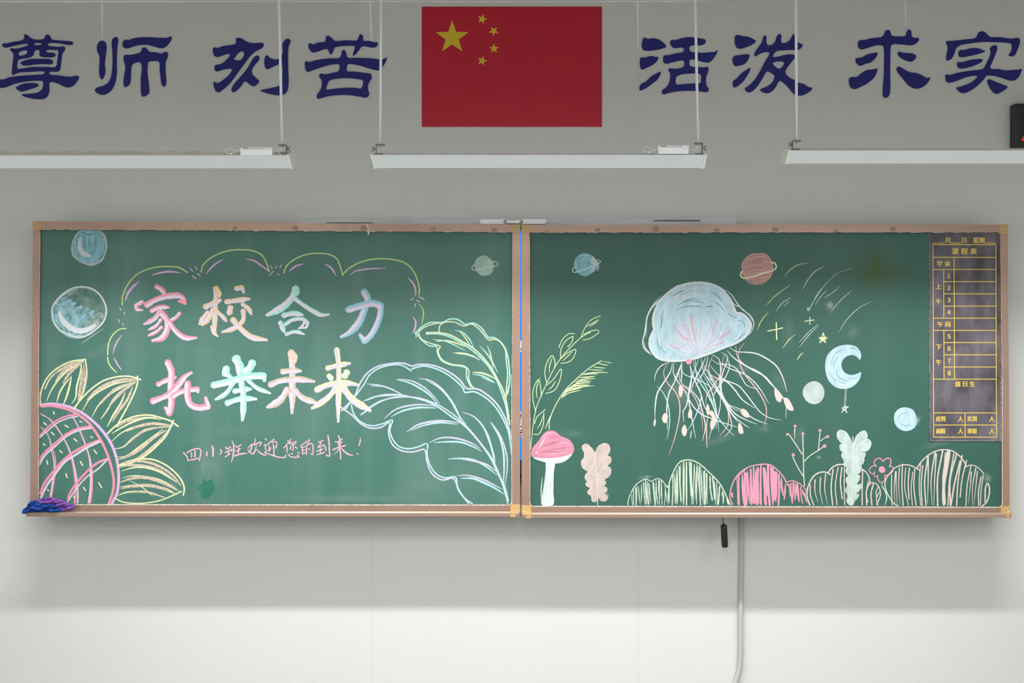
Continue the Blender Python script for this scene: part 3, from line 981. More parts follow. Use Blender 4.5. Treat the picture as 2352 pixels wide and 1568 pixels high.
H2 pb 3.6 1395 800,400,730,755 800,420,800,785 940,340,860,880 965,360,930,912 1090,310,990,990 1145,345,1110,1110 1210,300,1100,1120 1315,360,1230,1195 1370,370,1240,1245 1480,400,1400,1370 1440,510,1330,1255 1570,500,1480,1440
H2 pb 2.8 1395 1655,610,1580,1555 1665,720,1640,1605 1755,640,1690,1685 1785,710,1750,1715 1860,830,1810,1810 1905,790,1860,1845
F pb 1185,300 1235,300 1190,700 1140,1000 1140,1390 1100,1390 1085,1000 1130,700
'''

# ---------------------------------------------------------------- helpers
def P(px, py, y):
    return Vector(((px - 1176.0) / F * y, y, CZ - (py - 784.0) / F * y))

def lin(c, k=0.8):
    """sRGB 0..255 as seen -> linear reflectance (the whole palette shares one grey level)"""
    return tuple(k * ((v / 255.0) / 12.92 if v / 255.0 <= 0.04045 else ((v / 255.0 + 0.055) / 1.055) ** 2.4) for v in c) + (1.0,)

MATS = {}
WHITES = {'white_caulk', 'lamp_white_enamel', 'lamp_end_plastic', 'white_rod', 'white_cable', 'driver_white', 'white_gloss_plastic', 'ceiling_paint', 'side_wall_paint', 'floor_tile', 'dusty_lamp_top'}
def mat(name, rgb, rough=0.6, metal=0.0, spec=0.5, nscale=0, namt=0.0, ncol=None, stretch=(1, 1, 1), bump=0.0, bscale=60, emit=None, estr=0.0, aniso=None):
    """principled material, rgb in 0..255 sRGB, optional noise colour variation and bump"""
    if name in MATS: return MATS[name]
    m = bpy.data.materials.new(name); m.use_nodes = True
    nt = m.node_tree; b = nt.nodes['Principled BSDF']
    kk = 1.0 if name in WHITES else 0.8
    b.inputs['Base Color'].default_value = lin(rgb, kk)
    b.inputs['Roughness'].default_value = rough
    b.inputs['Metallic'].default_value = metal
    b.inputs['Specular IOR Level'].default_value = spec
    if namt or bump:
        tc = nt.nodes.new('ShaderNodeTexCoord')
        mp = nt.nodes.new('ShaderNodeMapping'); mp.inputs['Scale'].default_value = stretch
        nt.links.new(tc.outputs['Object'], mp.inputs['Vector'])
    if namt:
        n = nt.nodes.new('ShaderNodeTexNoise'); n.inputs['Scale'].default_value = nscale; n.inputs['Detail'].default_value = 5
        nt.links.new(mp.outputs[0], n.inputs['Vector'])
        r = nt.nodes.new('ShaderNodeMapRange'); r.inputs['From Min'].default_value = 0.35; r.inputs['From Max'].default_value = 0.72
        r.inputs['To Max'].default_value = namt
        nt.links.new(n.outputs['Fac'], r.inputs['Value'])
        mx = nt.nodes.new('ShaderNodeMix'); mx.data_type = 'RGBA'
        mx.inputs[6].default_value = lin(rgb); mx.inputs[7].default_value = lin(ncol)
        nt.links.new(r.outputs[0], mx.inputs[0]); nt.links.new(mx.outputs[2], b.inputs['Base Color'])
    if bump:
        n2 = nt.nodes.new('ShaderNodeTexNoise'); n2.inputs['Scale'].default_value = bscale; n2.inputs['Detail'].default_value = 4
        nt.links.new(mp.outputs[0], n2.inputs['Vector'])
        bp = nt.nodes.new('ShaderNodeBump'); bp.inputs['Strength'].default_value = bump; bp.inputs['Distance'].default_value = 0.002
        nt.links.new(n2.outputs['Fac'], bp.inputs['Height']); nt.links.new(bp.outputs[0], b.inputs['Normal'])
    if emit:
        b.inputs['Emission Color'].default_value = lin(emit, 1.0); b.inputs['Emission Strength'].default_value = estr
    MATS[name] = m
    return m

GREEN = (64, 112, 98)
def chalk_mat(key, rgb, cov_lo, cov_hi, stretch, scale):
    """dry chalk on the board: the green shows through where the chalk is thin"""
    name = 'chalk_' + key
    if name in MATS: return MATS[name]
    m = bpy.data.materials.new(name); m.use_nodes = True
    nt = m.node_tree; b = nt.nodes['Principled BSDF']
    b.inputs['Roughness'].default_value = 0.95; b.inputs['Specular IOR Level'].default_value = 0.1
    tc = nt.nodes.new('ShaderNodeTexCoord')
    mp = nt.nodes.new('ShaderNodeMapping'); mp.inputs['Scale'].default_value = stretch; mp.inputs['Rotation'].default_value = (0, math.radians(18), 0)
    nt.links.new(tc.outputs['Object'], mp.inputs['Vector'])
    n = nt.nodes.new('ShaderNodeTexNoise'); n.inputs['Scale'].default_value = scale; n.inputs['Detail'].default_value = 6; n.inputs['Roughness'].default_value = 0.68
    nt.links.new(mp.outputs[0], n.inputs['Vector'])
    r = nt.nodes.new('ShaderNodeMapRange'); r.inputs['From Min'].default_value = 0.38; r.inputs['From Max'].default_value = 0.6
    r.inputs['To Min'].default_value = cov_lo; r.inputs['To Max'].default_value = cov_hi
    nt.links.new(n.outputs['Fac'], r.inputs['Value'])
    mx = nt.nodes.new('ShaderNodeMix'); mx.data_type = 'RGBA'
    mx.inputs[6].default_value = lin(GREEN); mx.inputs[7].default_value = lin(rgb)
    nt.links.new(r.outputs[0], mx.inputs[0]); nt.links.new(mx.outputs[2], b.inputs['Base Color'])
    MATS[name] = m
    return m

def smudge_mat(key, rgb, amt):
    """thin veil of chalk dust; the vertex attribute 'fade' thins it out towards its edge"""
    name = 'chalk_dust_' + key
    if name in MATS: return MATS[name]
    m = bpy.data.materials.new(name); m.use_nodes = True
    nt = m.node_tree; b = nt.nodes['Principled BSDF']; out = nt.nodes['Material Output']
    b.inputs['Base Color'].default_value = lin(rgb); b.inputs['Roughness'].default_value = 0.95; b.inputs['Specular IOR Level'].default_value = 0.1
    tc = nt.nodes.new('ShaderNodeTexCoord')
    mp = nt.nodes.new('ShaderNodeMapping'); mp.inputs['Scale'].default_value = (1, 1, 0.35); mp.inputs['Rotation'].default_value = (0, math.radians(20), 0)
    nt.links.new(tc.outputs['Object'], mp.inputs['Vector'])
    n = nt.nodes.new('ShaderNodeTexNoise'); n.inputs['Scale'].default_value = 30; n.inputs['Detail'].default_value = 6
    nt.links.new(mp.outputs[0], n.inputs['Vector'])
    r = nt.nodes.new('ShaderNodeMapRange'); r.inputs['From Min'].default_value = 0.4; r.inputs['From Max'].default_value = 0.65; r.inputs['To Max'].default_value = amt; r.inputs['To Min'].default_value = amt * 0.3
    nt.links.new(n.outputs['Fac'], r.inputs['Value'])
    at = nt.nodes.new('ShaderNodeAttribute'); at.attribute_name = 'fade'
    mu = nt.nodes.new('ShaderNodeMath'); mu.operation = 'MULTIPLY'
    nt.links.new(at.outputs['Fac'], mu.inputs[0]); nt.links.new(r.outputs[0], mu.inputs[1])
    tr = nt.nodes.new('ShaderNodeBsdfTransparent'); ms = nt.nodes.new('ShaderNodeMixShader')
    nt.links.new(mu.outputs[0], ms.inputs[0]); nt.links.new(tr.outputs[0], ms.inputs[1]); nt.links.new(b.outputs[0], ms.inputs[2])
    nt.links.new(ms.outputs[0], out.inputs['Surface'])
    MATS[name] = m
    return m

def empty(name, loc, label=None, cat=None, group=None, parent=None, kind=None):
    o = bpy.data.objects.new(name, None); COL.objects.link(o)
    o.empty_display_size = 0.05
    o.location = loc
    if parent is not None:
        o.parent = parent; o.location = Vector(loc) - world_loc(parent)
    props(o, label, cat, group, kind)
    return o

def props(o, label=None, cat=None, group=None, kind=None):
    if label: o['label'] = label
    if cat: o['category'] = cat
    if group: o['group'] = group
    if kind: o['kind'] = kind

def world_loc(o):
    v = Vector((0, 0, 0))
    while o is not None:
        v += o.location; o = o.parent
    return v

def mesh_obj(name, verts, faces, mats, parent=None, fmat=None, smooth=False, label=None, cat=None, group=None, kind=None, origin=None):
    """verts in world space; the object is placed so that parents only translate"""
    if origin is None:
        origin = world_loc(parent) if parent is not None else Vector((0, 0, 0))
        if parent is None:
            n = len(verts)
            origin = Vector((sum(v[0] for v in verts) / n, sum(v[1] for v in verts) / n, min(v[2] for v in verts)))
    me = bpy.data.meshes.new(name)
    me.from_pydata([tuple(Vector(v) - origin) for v in verts], [], faces)
    if not isinstance(mats, (list, tuple)): mats = [mats]
    for m in mats: me.materials.append(m)
    if fmat: me.polygons.foreach_set('material_index', fmat)
    if smooth: me.polygons.foreach_set('use_smooth', [True] * len(me.polygons))
    me.update()
    o = bpy.data.objects.new(name, me); COL.objects.link(o)
    if parent is not None:
        o.parent = parent; o.location = origin - world_loc(parent)
    else:
        o.location = origin
    props(o, label, cat, group, kind)
    return o

class MB:
    def __init__(s): s.v = []; s.f = []; s.m = []
    def add(s, v, f, mi=0):
        b = len(s.v); s.v += [tuple(x) for x in v]; s.f += [tuple(b + i for i in q) for q in f]; s.m += [mi] * len(f)
    def box(s, x0, x1, y0, y1, z0, z1, bev=0.0, mi=0):
        if bev <= 0:
            v = [(x, y, z) for x in (x0, x1) for y in (y0, y1) for z in (z0, z1)]
            s.add(v, [(0, 1, 3, 2), (4, 6, 7, 5), (0, 4, 5, 1), (2, 3, 7, 6), (0, 2, 6, 4), (1, 5, 7, 3)], mi); return
        bm = bmesh.new(); bmesh.ops.create_cube(bm, size=1)
        for q in bm.verts:
            q.co = Vector(((x0 + x1) / 2 + q.co.x * (x1 - x0), (y0 + y1) / 2 + q.co.y * (y1 - y0), (z0 + z1) / 2 + q.co.z * (z1 - z0)))
        bmesh.ops.bevel(bm, geom=bm.edges[:], offset=bev, segments=2, profile=0.6, affect='EDGES')
        s.bm(bm, mi)
    def bm(s, bm, mi=0):
        bm.verts.index_update()
        s.add([q.co.copy() for q in bm.verts], [tuple(q.index for q in f.verts) for f in bm.faces], mi); bm.free()
    def quadprism(s, c4, y0, y1, mi=0):
        """c4: four (x,z) corners counter-clockwise seen from the camera, y0 front, y1 back"""
        v = [(x, y0, z) for x, z in c4] + [(x, y1, z) for x, z in c4]
        n = len(c4)
        f = [tuple(range(n)), tuple(range(2 * n - 1, n - 1, -1))]
        f += [(i, i + n, (i + 1) % n + n, (i + 1) % n) for i in range(n)]
        s.add(v, f, mi)
    def tube(s, pts, r, n=10, mi=0, caps=True):
        rings = []
        pts = [Vector(p) for p in pts]
        for i, p in enumerate(pts):
            t = (pts[min(i + 1, len(pts) - 1)] - pts[max(i - 1, 0)]).normalized()
            a = Vector((0, 1, 0)) if abs(t.y) < 0.9 else Vector((1, 0, 0))
            u = t.cross(a).normalized(); w = t.cross(u)
            rr = r[i] if isinstance(r, (list, tuple)) else r
            rings.append([p + (u * math.cos(2 * math.pi * k / n) + w * math.sin(2 * math.pi * k / n)) * rr for k in range(n)])
        v = [q for g in rings for q in g]
        f = [(i * n + k, i * n + (k + 1) % n, (i + 1) * n + (k + 1) % n, (i + 1) * n + k) for i in range(len(pts) - 1) for k in range(n)]
        if caps: f += [tuple(range(n - 1, -1, -1)), tuple((len(pts) - 1) * n + k for k in range(n))]
        s.add(v, f, mi)
    def build(s, name, mats, parent=None, **k):
        return mesh_obj(name, s.v, s.f, mats, parent, fmat=s.m, **k)

def catmull(pts, closed=False, step=6.0):
    """smooth path through pts (2-D), about one sample per step px"""
    p = [Vector(q) for q in pts]
    n = len(p)
    if n < 3 and not closed:
        k = max(2, int((p[1] - p[0]).length / step) + 1)
        return [p[0].lerp(p[1], i / (k - 1)) for i in range(k)]
    out = []
    rng = range(n) if closed else range(n - 1)
    for i in rng:
        if closed:
            a, b, c, d = p[(i - 1) % n], p[i], p[(i + 1) % n], p[(i + 2) % n]
        else:
            b, c = p[i], p[i + 1]
            a = p[i - 1] if i > 0 else b * 2 - c
            d = p[i + 2] if i + 2 < n else c * 2 - b
        # centripetal parametrisation
        t0 = 0.0; t1 = t0 + max((b - a).length, 1e-4) ** 0.5; t2 = t1 + max((c - b).length, 1e-4) ** 0.5; t3 = t2 + max((d - c).length, 1e-4) ** 0.5
        k = max(1, int((c - b).length / step + 0.5))
        for j in range(k):
            t = t1 + (t2 - t1) * j / k
            A1 = a * ((t1 - t) / (t1 - t0)) + b * ((t - t0) / (t1 - t0))
            A2 = b * ((t2 - t) / (t2 - t1)) + c * ((t - t1) / (t2 - t1))
            A3 = c * ((t3 - t) / (t3 - t2)) + d * ((t - t2) / (t3 - t2))
            B1 = A1 * ((t2 - t) / (t2 - t0)) + A2 * ((t - t0) / (t2 - t0))
            B2 = A2 * ((t3 - t) / (t3 - t1)) + A3 * ((t - t1) / (t3 - t1))
            out.append(B1 * ((t2 - t) / (t2 - t1)) + B2 * ((t - t1) / (t2 - t1)))
    if not closed: out.append(p[-1])
    return out

# ---------------------------------------------------------------- depths (metres from the camera plane)
YW = 5.0              # wall surface
YB = 4.845            # chalkboard writing surface
YF = 4.833            # front of the board frame
MB_ = None

# ---------------------------------------------------------------- room shell
m_wall = mat('wall_paint', (229, 229, 225), 0.85, spec=0.2, nscale=3, namt=0.25, ncol=(224, 221, 218), bump=0.15, bscale=180)
m_wall2 = mat('side_wall_paint', (226, 227, 225), 0.85, spec=0.2)
m_floor = mat('floor_tile', (130, 126, 122), 0.5, nscale=4, namt=0.5, ncol=(118, 114, 110))
m_ceil = mat('ceiling_paint', (228, 230, 230), 0.9)
ZC = CZ + 781.5 / F * YW
XR, XL, YBK = 3.75, -3.75, -3.6
b = MB(); b.box(XL - .1, XR + .1, YW + .009, YW + .12, -.1, ZC + .1); w = b.build('wall_front', m_wall, kind='structure')
joints = [-382 - 615, -382, 234, 853.5, 1466.5, 2080, 2694, 2694 + 615]
for a, c in zip(joints[:-1], joints[1:]):
    x0 = max((a - 1176) / F * YW + .00014, XL); x1 = min((c - 1176) / F * YW - .00014, XR)
    if x1 <= x0: continue
    b = MB(); b.box(x0, x1, YW, YW + .0085, 0.0, ZC, bev=.0001); b.build('wall_panel', m_wall, w)
m_caulk = mat('white_caulk', (238, 240, 238), 0.7)
for jx, yb, wd in ((234, 93, 4.2), (850.5, 118, 5.0), (1464.5, 112, 4.6), (2079.5, 62, 3.6)):
    # uneven bead of white filler at the top of each wall joint
    v = []; f = []; n = 26
    rnd = random.Random(int(jx))
    for i in range(n + 1):
        t = i / n; py = 1 + (yb - 1) * t
        hw = wd / 2 * (1 - 0.55 * t ** 3) * (1 + rnd.uniform(-.1, .1)); cx = jx + (853.5 - 850.5) * t * (1 if jx in (850.5,) else .3)
        for dx, dy in ((-hw, 0), (-hw * .5, -.0016), (hw * .5, -.0016), (hw, 0)):
            q = P(cx + dx, py, YW); q.y += dy - .0001; v.append(q)
    for i in range(n):
        for k in range(3):
            a = i * 4 + k; f.append((a, a + 1, a + 5, a + 4))
    mesh_obj('joint_filler', v, f, m_caulk, w)
b = MB(); b.box(XL - .1, XL, YBK - .1, YW + .1, -.1, ZC + .1); b.build('wall_left', m_wall2, kind='structure')
b = MB(); b.box(XR, XR + .1, YBK - .1, YW + .1, -.1, ZC + .1); b.build('wall_right', m_wall2, kind='structure')
b = MB(); b.box(XL - .1, XR + .1, YBK - .1, YBK, -.1, ZC + .1); b.build('wall_back', m_wall2, kind='structure')
b = MB(); b.box(XL - .1, XR + .1, YBK - .1, YW + .1, -.1, 0); b.build('floor', m_floor, kind='structure')
b = MB(); b.box(XL - .1, XR + .1, YBK - .1, YW + .1, ZC, ZC + .1); b.build('ceiling', m_ceil, kind='structure')
# white caulk bead between ceiling and wall, uneven, running out towards the right
v = []; f = []; n = 120; rnd = random.Random(4)
for i in range(n + 1):
    px = -60 + (1640 + 60) * i / n
    hb = 2.6 + rnd.uniform(-.5, .5) + (0.9 if px < 420 else 0) - max(0, (px - 1560) / 80) * 1.5
    q0 = P(px, 2.4, YW); q1 = P(px, max(2.6, 2.0 + hb), YW)
    v += [(q0.x, YW - .0001, ZC - .0002), (q0.x, YW - .006, ZC - .0002), (q1.x, YW - .0022, q1.z), (q1.x, YW - .0001, q1.z - .0004)]
for i in range(n):
    for k in range(3): f.append((i * 4 + k, i * 4 + k + 1, i * 4 + k + 5, i * 4 + k + 4))
mesh_obj('trim_1', v, f, m_caulk, kind='structure')

# ---------------------------------------------------------------- flat cut-outs built from traced outlines
def cutout(name, loops, y, thick, m, step=3.0, **k):
    """acrylic cut-out: closed smooth loops (holes included) extruded"""
    cu = bpy.data.curves.new(name, 'CURVE'); cu.dimensions = '2D'; cu.fill_mode = 'BOTH'
    q0 = P(loops[0][0][0], loops[0][0][1], y)
    for lp in loops:
        pts = catmull(lp, True, step)
        sp = cu.splines.new('POLY'); sp.points.add(len(pts) - 1); sp.use_cyclic_u = True
        for i, p in enumerate(pts):
            q = P(p.x, p.y, y) - q0
            sp.points[i].co = (q.x, q.z, 0, 1)
    cu.extrude = thick / 2
    tmp = bpy.data.objects.new('tmp', cu); COL.objects.link(tmp)
    dg = bpy.context.evaluated_depsgraph_get()
    me = bpy.data.meshes.new_from_object(tmp.evaluated_get(dg))
    bpy.data.objects.remove(tmp)
    vs = [(v.co.x + q0.x, y - v.co.z - thick / 2, v.co.y + q0.z) for v in me.vertices]
    fs = [tuple(reversed(p.vertices)) if False else tuple(p.vertices) for p in me.polygons]
    bpy.data.meshes.remove(me)
    return mesh_obj(name, vs, fs, m, **k)

def parse(s, T=(0, 0, 1)):
    return [(T[0] + float(a) * T[2], T[1] + float(b) * T[2]) for a, b in (p.split(',') for p in s.split())]

m_blue = mat('blue_acrylic', (31, 33, 128), 0.38, spec=0.35)
cur = None
def flush(c):
    if c:
        cutout('wall_character', c[2], YW - .0005, .004, m_blue, label=c[1], cat='lettering', group='blue wall characters')
for ln in WALL_CHARS.strip().split('\n'):
    if ln.startswith('@'):
        flush(cur)
        t, ch, lab = ln[2:].split('|')
        t = tuple(float(x) for x in t.split())
        cur = (t, lab, [])
    else:
        cur[2].append(parse(ln, cur[0]))
flush(cur)

# ---------------------------------------------------------------- flag
m_red = mat('red_flag_print', (205, 22, 52), 0.45, spec=0.35, nscale=6, namt=0.25, ncol=(190, 20, 50))
m_yel = mat('yellow_star_print', (238, 205, 50), 0.45, spec=0.35)
fx0, fx1, fy0, fy1 = 969, 1382.5, 15.2, 291
q0, q1 = P(fx0, fy1, YW - .004), P(fx1, fy0, YW - .004)
b = MB(); b.box(q0.x, q1.x, YW - .0042, YW - .0002, q0.z, q1.z, bev=.0006)
flag = b.build('wall_flag', m_red, label='red flag panel with one large and four small yellow stars', cat='flag')
def star(cx, cy, r, ang, name='star'):
    v = []
    for i in range(10):
        rr = r if i % 2 == 0 else r * 0.40
        a = math.radians(ang) + math.pi / 5 * i
        v.append(P(cx + rr * math.sin(a), cy - rr * math.cos(a), YW - .0046))
    v2 = [(p.x, p.y + .0005, p.z) for p in v]; c = P(cx, cy, YW - .0046)
    f = [(10 * 2, (i + 1) % 10, i) for i in range(10)] + [(i, (i + 1) % 10, (i + 1) % 10 + 10, i + 10) for i in range(10)]
    mesh_obj(name, [tuple(p) for p in v] + v2 + [tuple(c)], f, m_yel, flag)
star(1038.6, 86, 39.5, 0)
star(1107.5, 43.8, 12.2, 16)
star(1134, 71.5, 12.3, 40)
star(1134.6, 111.6, 12.2, 0)
star(1107.5, 139.5, 12.2, 16)

# ---------------------------------------------------------------- digital clock at the right edge
m_blk = mat('black_plastic', (22, 24, 30), 0.35)
m_dark = mat('dark_window', (40, 30, 38), 0.15)
m_led = mat('red_led', (255, 60, 40), 0.5, emit=(255, 45, 30), estr=2.2)
m_ledoff = mat('unlit_led', (88, 34, 50), 0.5)
yc = YW - .055
q0, q1 = P(2331.5, 339.5, yc), P(2331.5, 237, yc)
b = MB(); b.box(q0.x, q0.x + .62, yc, YW, q0.z, q1.z, bev=.006)
clk = b.build('digital_clock', m_blk, label='black digital wall clock with red figures, cut by the right edge', cat='clock')
b = MB(); q2, q3 = P(2347.5, 320 - 22, yc), P(2347.5, 257, yc)
b.box(q2.x, q2.x + .56, yc - .0012, yc + .001, q2.z, q3.z); b.build('display_window', m_dark, clk)
b = MB()
def seg(b, ax, ay, bx, by, w, y):
    A, B = Vector((ax, ay)), Vector((bx, by)); d = (B - A).normalized(); n = Vector((-d.y, d.x)) * w / 2
    pts = [A - n, A + d * 0 + n, B + n, B - n]
    v = [P(p.x, p.y, y) for p in pts]; b.add([tuple(q) for q in v] + [(q.x, q.y + .0008, q.z) for q in v], [(0, 1, 2, 3), (4, 7, 6, 5), (0, 4, 5, 1), (1, 5, 6, 2), (2, 6, 7, 3), (3, 7, 4, 0)])
for s4 in ((2349.6, 315, 2355, 315), (2355.2, 315.5, 2354.6, 318.4), (2348.6, 318.6, 2354.4, 318.6), (2348.4, 319, 2347.8, 322), (2347.8, 322.3, 2353.6, 322.3)):
    seg(b, *s4, 1.2, yc - .001)
b.build('lit_digit', m_led, clk)
b = MB()
for s4 in ((2350.5, 284, 2350, 292), (2352, 293, 2358, 293), (2352, 262, 2358, 262), (2359.5, 264, 2359, 277)):
    seg(b, *s4, 2.2, yc - .0022)
b.build('unlit_digit', m_ledoff, clk)

# ---------------------------------------------------------------- hanging blackboard lamps
m_lampw = mat('lamp_white_enamel', (222, 229, 231), 0.4, spec=0.4)
m_lampcap = mat('lamp_end_plastic', (236, 238, 232), 0.5)
m_dust = mat('dusty_lamp_top', (240, 238, 232), 0.9, nscale=14, namt=.6, ncol=(206, 202, 194))
m_steel = mat('zinc_steel', (150, 149, 144), 0.4, metal=0.3)
m_rod = mat('white_rod', (232, 236, 235), 0.4)
m_cable = mat('white_cable', (226, 226, 218), 0.5)
m_drv = mat('driver_white', (238, 241, 243), 0.4)
m_diff = mat('lamp_diffuser', (250, 250, 248), 0.5, emit=(255, 253, 248), estr=4.0)
YL = 4.05
def lamp(xl, xr, ytop, ybot, tilt, rods, driver, label, capl, capr, power):
    """xl/xr/ytop/ybot: rear face of the housing in px at depth YL; rods: list of (px top, px bottom, side)"""
    zt = CZ + (784 - ytop) / F * YL
    c, s_ = math.cos(math.radians(tilt)), math.sin(math.radians(tilt))
    X0, X1 = (xl - 1176) / F * YL, (xr - 1176) / F * YL
    root = empty('hanging_lamp', ((X0 + X1) / 2, YL, zt), label, 'lamp', 'white blackboard lamps')
    O = Vector((0, YL, zt))
    def L(x, u, d):       # u: across towards the wall, d: down, both in the tilted lamp frame
        return (x, O.y + u * c + d * s_, O.z + u * s_ - d * c)
    W, Hh = .10, .0475
    # housing: an open trapezoid trough, mouth towards board and floor
    prof = [(0, 0), (0, .0), (.012, Hh), (W - .004, Hh), (W, 0)]
    b = MB()
    pr = [(0, 0), (.008, Hh), (W - .008, Hh), (W, 0)]
    t = .002
    inn = [(t, t), (.008 + t, Hh - .0005), (W - .008 - t, Hh - .0005), (W - t, t)]
    e = 7 / F * YL
    v = []
    for x, xo in ((X0, 1), (X1, -1)):
        ins_ = (capl if xo > 0 else -capr) / F * YL
        for u, d in pr: v.append(L(x + ins_ * d / Hh, u, d))
        for u, d in inn: v.append(L(x + ins_ * d / Hh, u, d))
    f = [(0, 8, 9, 1), (2, 10, 11, 3), (3, 11, 8, 0)]          # rear, front, top
    f += [(5, 13, 12, 4), (7, 15, 14, 6), (4, 12, 15, 7)]       # inner faces
    f += [(1, 9, 13, 5), (6, 14, 10, 2)]
    b.add(v, [tuple(reversed(q)) for q in f])
    b.build('housing', m_lampw, root)
    # dusty top plate
    b = MB(); v = [L(x, u, d) for x in (X0 + .002, X1 - .002) for u, d in ((.001, -.0006), (W - .001, -.0006), (W - .001, -.0001), (.001, -.0001))]
    b.add(v, [(0, 4, 5, 1), (0, 3, 7, 4), (1, 5, 6, 2)]); b.build('top_plate', m_dust, root)
    # end caps, narrower at the mouth
    for x, sg, inset in ((X0, 1, capl), (X1, -1, capr)):
        b = MB(); hw = 4.5 / F * YL
        prc = [(-.002, -.002), (.006, Hh + .002), (W - .006, Hh + .002), (W + .002, -.002)]
        v = []
        for k in (0, 1):
            for u, d in prc:
                xx = x + sg * (inset * max(d, 0) / Hh) / F * YL + (sg * hw if k else -sg * .001)
                v.append(L(xx, u, d))
        f = [(0, 1, 2, 3), (7, 6, 5, 4), (0, 4, 5, 1), (1, 5, 6, 2), (2, 6, 7, 3), (3, 7, 4, 0)]
        if sg < 0: f = [tuple(reversed(q)) for q in f]
        b.add(v, f); b.build('end_cap', m_lampcap, root)
    # tube / diffuser inside
    b = MB(); v = [L(x, u, d) for x in (X0 + .05, X1 - .05) for u, d in ((.018, Hh - .014), (W - .018, Hh - .014), (W - .024, Hh - .02), (.024, Hh - .02))]
    b.add(v, [(0, 1, 5, 4), (1, 2, 6, 5), (3, 7, 6, 2), (0, 4, 7, 3), (0, 3, 2, 1), (4, 5, 6, 7)]); b.build('diffuser', m_diff, root)
    # the lamp's own light, shining out of the mouth
    l = area('lamp_light', L((X0 + X1) / 2, W / 2, Hh - .004), (0, AIM_Y, -1), (X1 - X0) * .93, W * .6, power, (.985, .99, 1.0), LAMP_SPREAD)
    # rods, brackets, wing nuts
    for pxt, pxb, pyb, side in rods:
        yr = YL + .045
        xb = (pxb - 1176) / F * yr; xt = (pxt - 1176) / F * yr
        zb = CZ + (784 - pyb) / F * yr
        k = (ZC - zb) / ((784 - 0) / F * yr - (784 - pyb) / F * yr)
        b = MB(); b.tube([(xb + (xt - xb) * k, yr, ZC), (xb, yr, zb)], .0052, 14); b.tube([(xb, yr, zb + .004), (xb, yr, zb - .006)], .0042, 10)
        rd = b.build('rod', m_rod, root, smooth=True)
        sd = side
        b = MB()
        zl = Vector(L(0, .045, 0)).z
        # C-shaped bracket: upper leaf, upright, lower leaf
        b.box(xb - .013, xb + .016, yr - .012, yr + .014, zb - .0045, zb - .0015, bev=.0006)
        ux = xb + sd * .017
        b.box(min(ux, ux - sd * .003), max(ux, ux - sd * .003), yr - .012, yr + .012, zl + .001, zb - .0015, bev=.0006)
        b.box(min(ux, xb - sd * .010), max(ux, xb - sd * .010), yr - .012, yr + .012, zl + .0005, zl + .0032, bev=.0006)
        b.tube([(xb, yr, zb - .0045), (xb, yr, zb - .011)], .0042, 6)
        br = b.build('bracket', m_steel, root)
        b = MB(); zm = (zb + zl) / 2 + .001
        b.tube([(ux + sd * .001, yr, zm), (ux + sd * .008, yr, zm)], .0035, 8)
        for q in (-1, 1):
            b.tube([(ux + sd * .004, yr, zm), (ux + sd * .011, yr, zm + q * .007), (ux + sd * .013, yr, zm + q * .0095)], [.002, .0028, .001], 8)
        b.build('wing_nut', m_steel if side < 2 else m_rod, br, smooth=True)
    if driver:
        d0, d1, dt, db = driver
        yd = YL - .004
        q0, q1 = P(d0, db, yd), P(d1, dt, yd)
        b = MB(); b.box(q0.x, q1.x, yd, yd + .05, q0.z, q1.z, bev=.0025); dr = b.build('driver_box', m_drv, root)
        b = MB(); q2, q3 = P(d0 - 4.5, db, yd), P(d0 + 1.5, dt - 3, yd); b.box(q2.x, q3.x, yd - .001, yd + .05, q2.z, q3.z, bev=.0015); b.build('end_plate', m_lampcap, dr)
        q2, q3 = P(d1 - 17, dt + 2.5, yd), P(d1 + .6, dt - 4, yd); b = MB(); b.box(q2.x, q3.x, yd - .0015, yd + .03, q2.z, q3.z, bev=.001); b.build('terminal_cover', m_lampw, dr)
        q2, q3 = P(d0 + 14, dt + .5, yd + .02), P(d1 - 17, dt - 5, yd + .02); b = MB(); b.box(q2.x, q3.x, yd + .02, yd + .05, q2.z, q3.z, bev=.001); b.build('dusty_top', m_dust, dr)
        # looped cable on the left, short cable to the rod on the right
        yy = yd + .02
        pth = catmull([(d0 - 2, (dt + db) / 2 - 2), (d0 - 14, db - 9), (d0 - 26, db - 4), (d0 - 36, db - 6), (d0 - 38, db - 12), (d0 - 30, db - 16), (d0 - 20, db - 12), (d0 - 12, db - 10), (d0 - 4, db - 12)], False, 3)
        b = MB(); b.tube([P(p.x, p.y, yy + .004 * math.sin(i * .4)) for i, p in enumerate(pth)], .0016, 8); b.build('cable', m_cable, root, smooth=True)
        b = MB(); q2 = P(d0 - 25, db - 4.5, yy); b.box(q2.x - .003, q2.x + .003, q2.y - .003, q2.y + .003, q2.z - .004, q2.z + .002, bev=.001); b.build('cable_clip', m_lampcap, root)
        pxb = rods[-1][1] if driver[4:] == () else rods[-1][1]
        pth = catmull([(d1 + 1, db - 8), (d1 + 9, db - 10), (d1 + 15, db - 10), (d1 + 20, db - 13), (pxb - 1, rods[-1][2] + 6)], False, 3)
        b = MB(); b.tube([P(p.x, p.y, yy) for p in pth], .0016, 8); b.build('cable', m_cable, root, smooth=True)
        pth = catmull([(d1 + 1, db - 6), (d1 + 10, db - 9), (d1 + 17, db - 6), (d1 + 20, db - 1)], False, 3)
        b = MB(); b.tube([P(p.x, p.y, yy + .006) for p in pth], .0014, 8); b.build('cable', m_cable, root, smooth=True)
    return root
lamp(850.5, 1623.5, 355.6, 384, 12, [(875.5, 873.5, 330, -1), (1596.5, 1603.5, 327, 1)], (1516, 1582, 338, 353.4), 'middle white trough lamp hanging below the flag', 8, 4, LAMP_W)
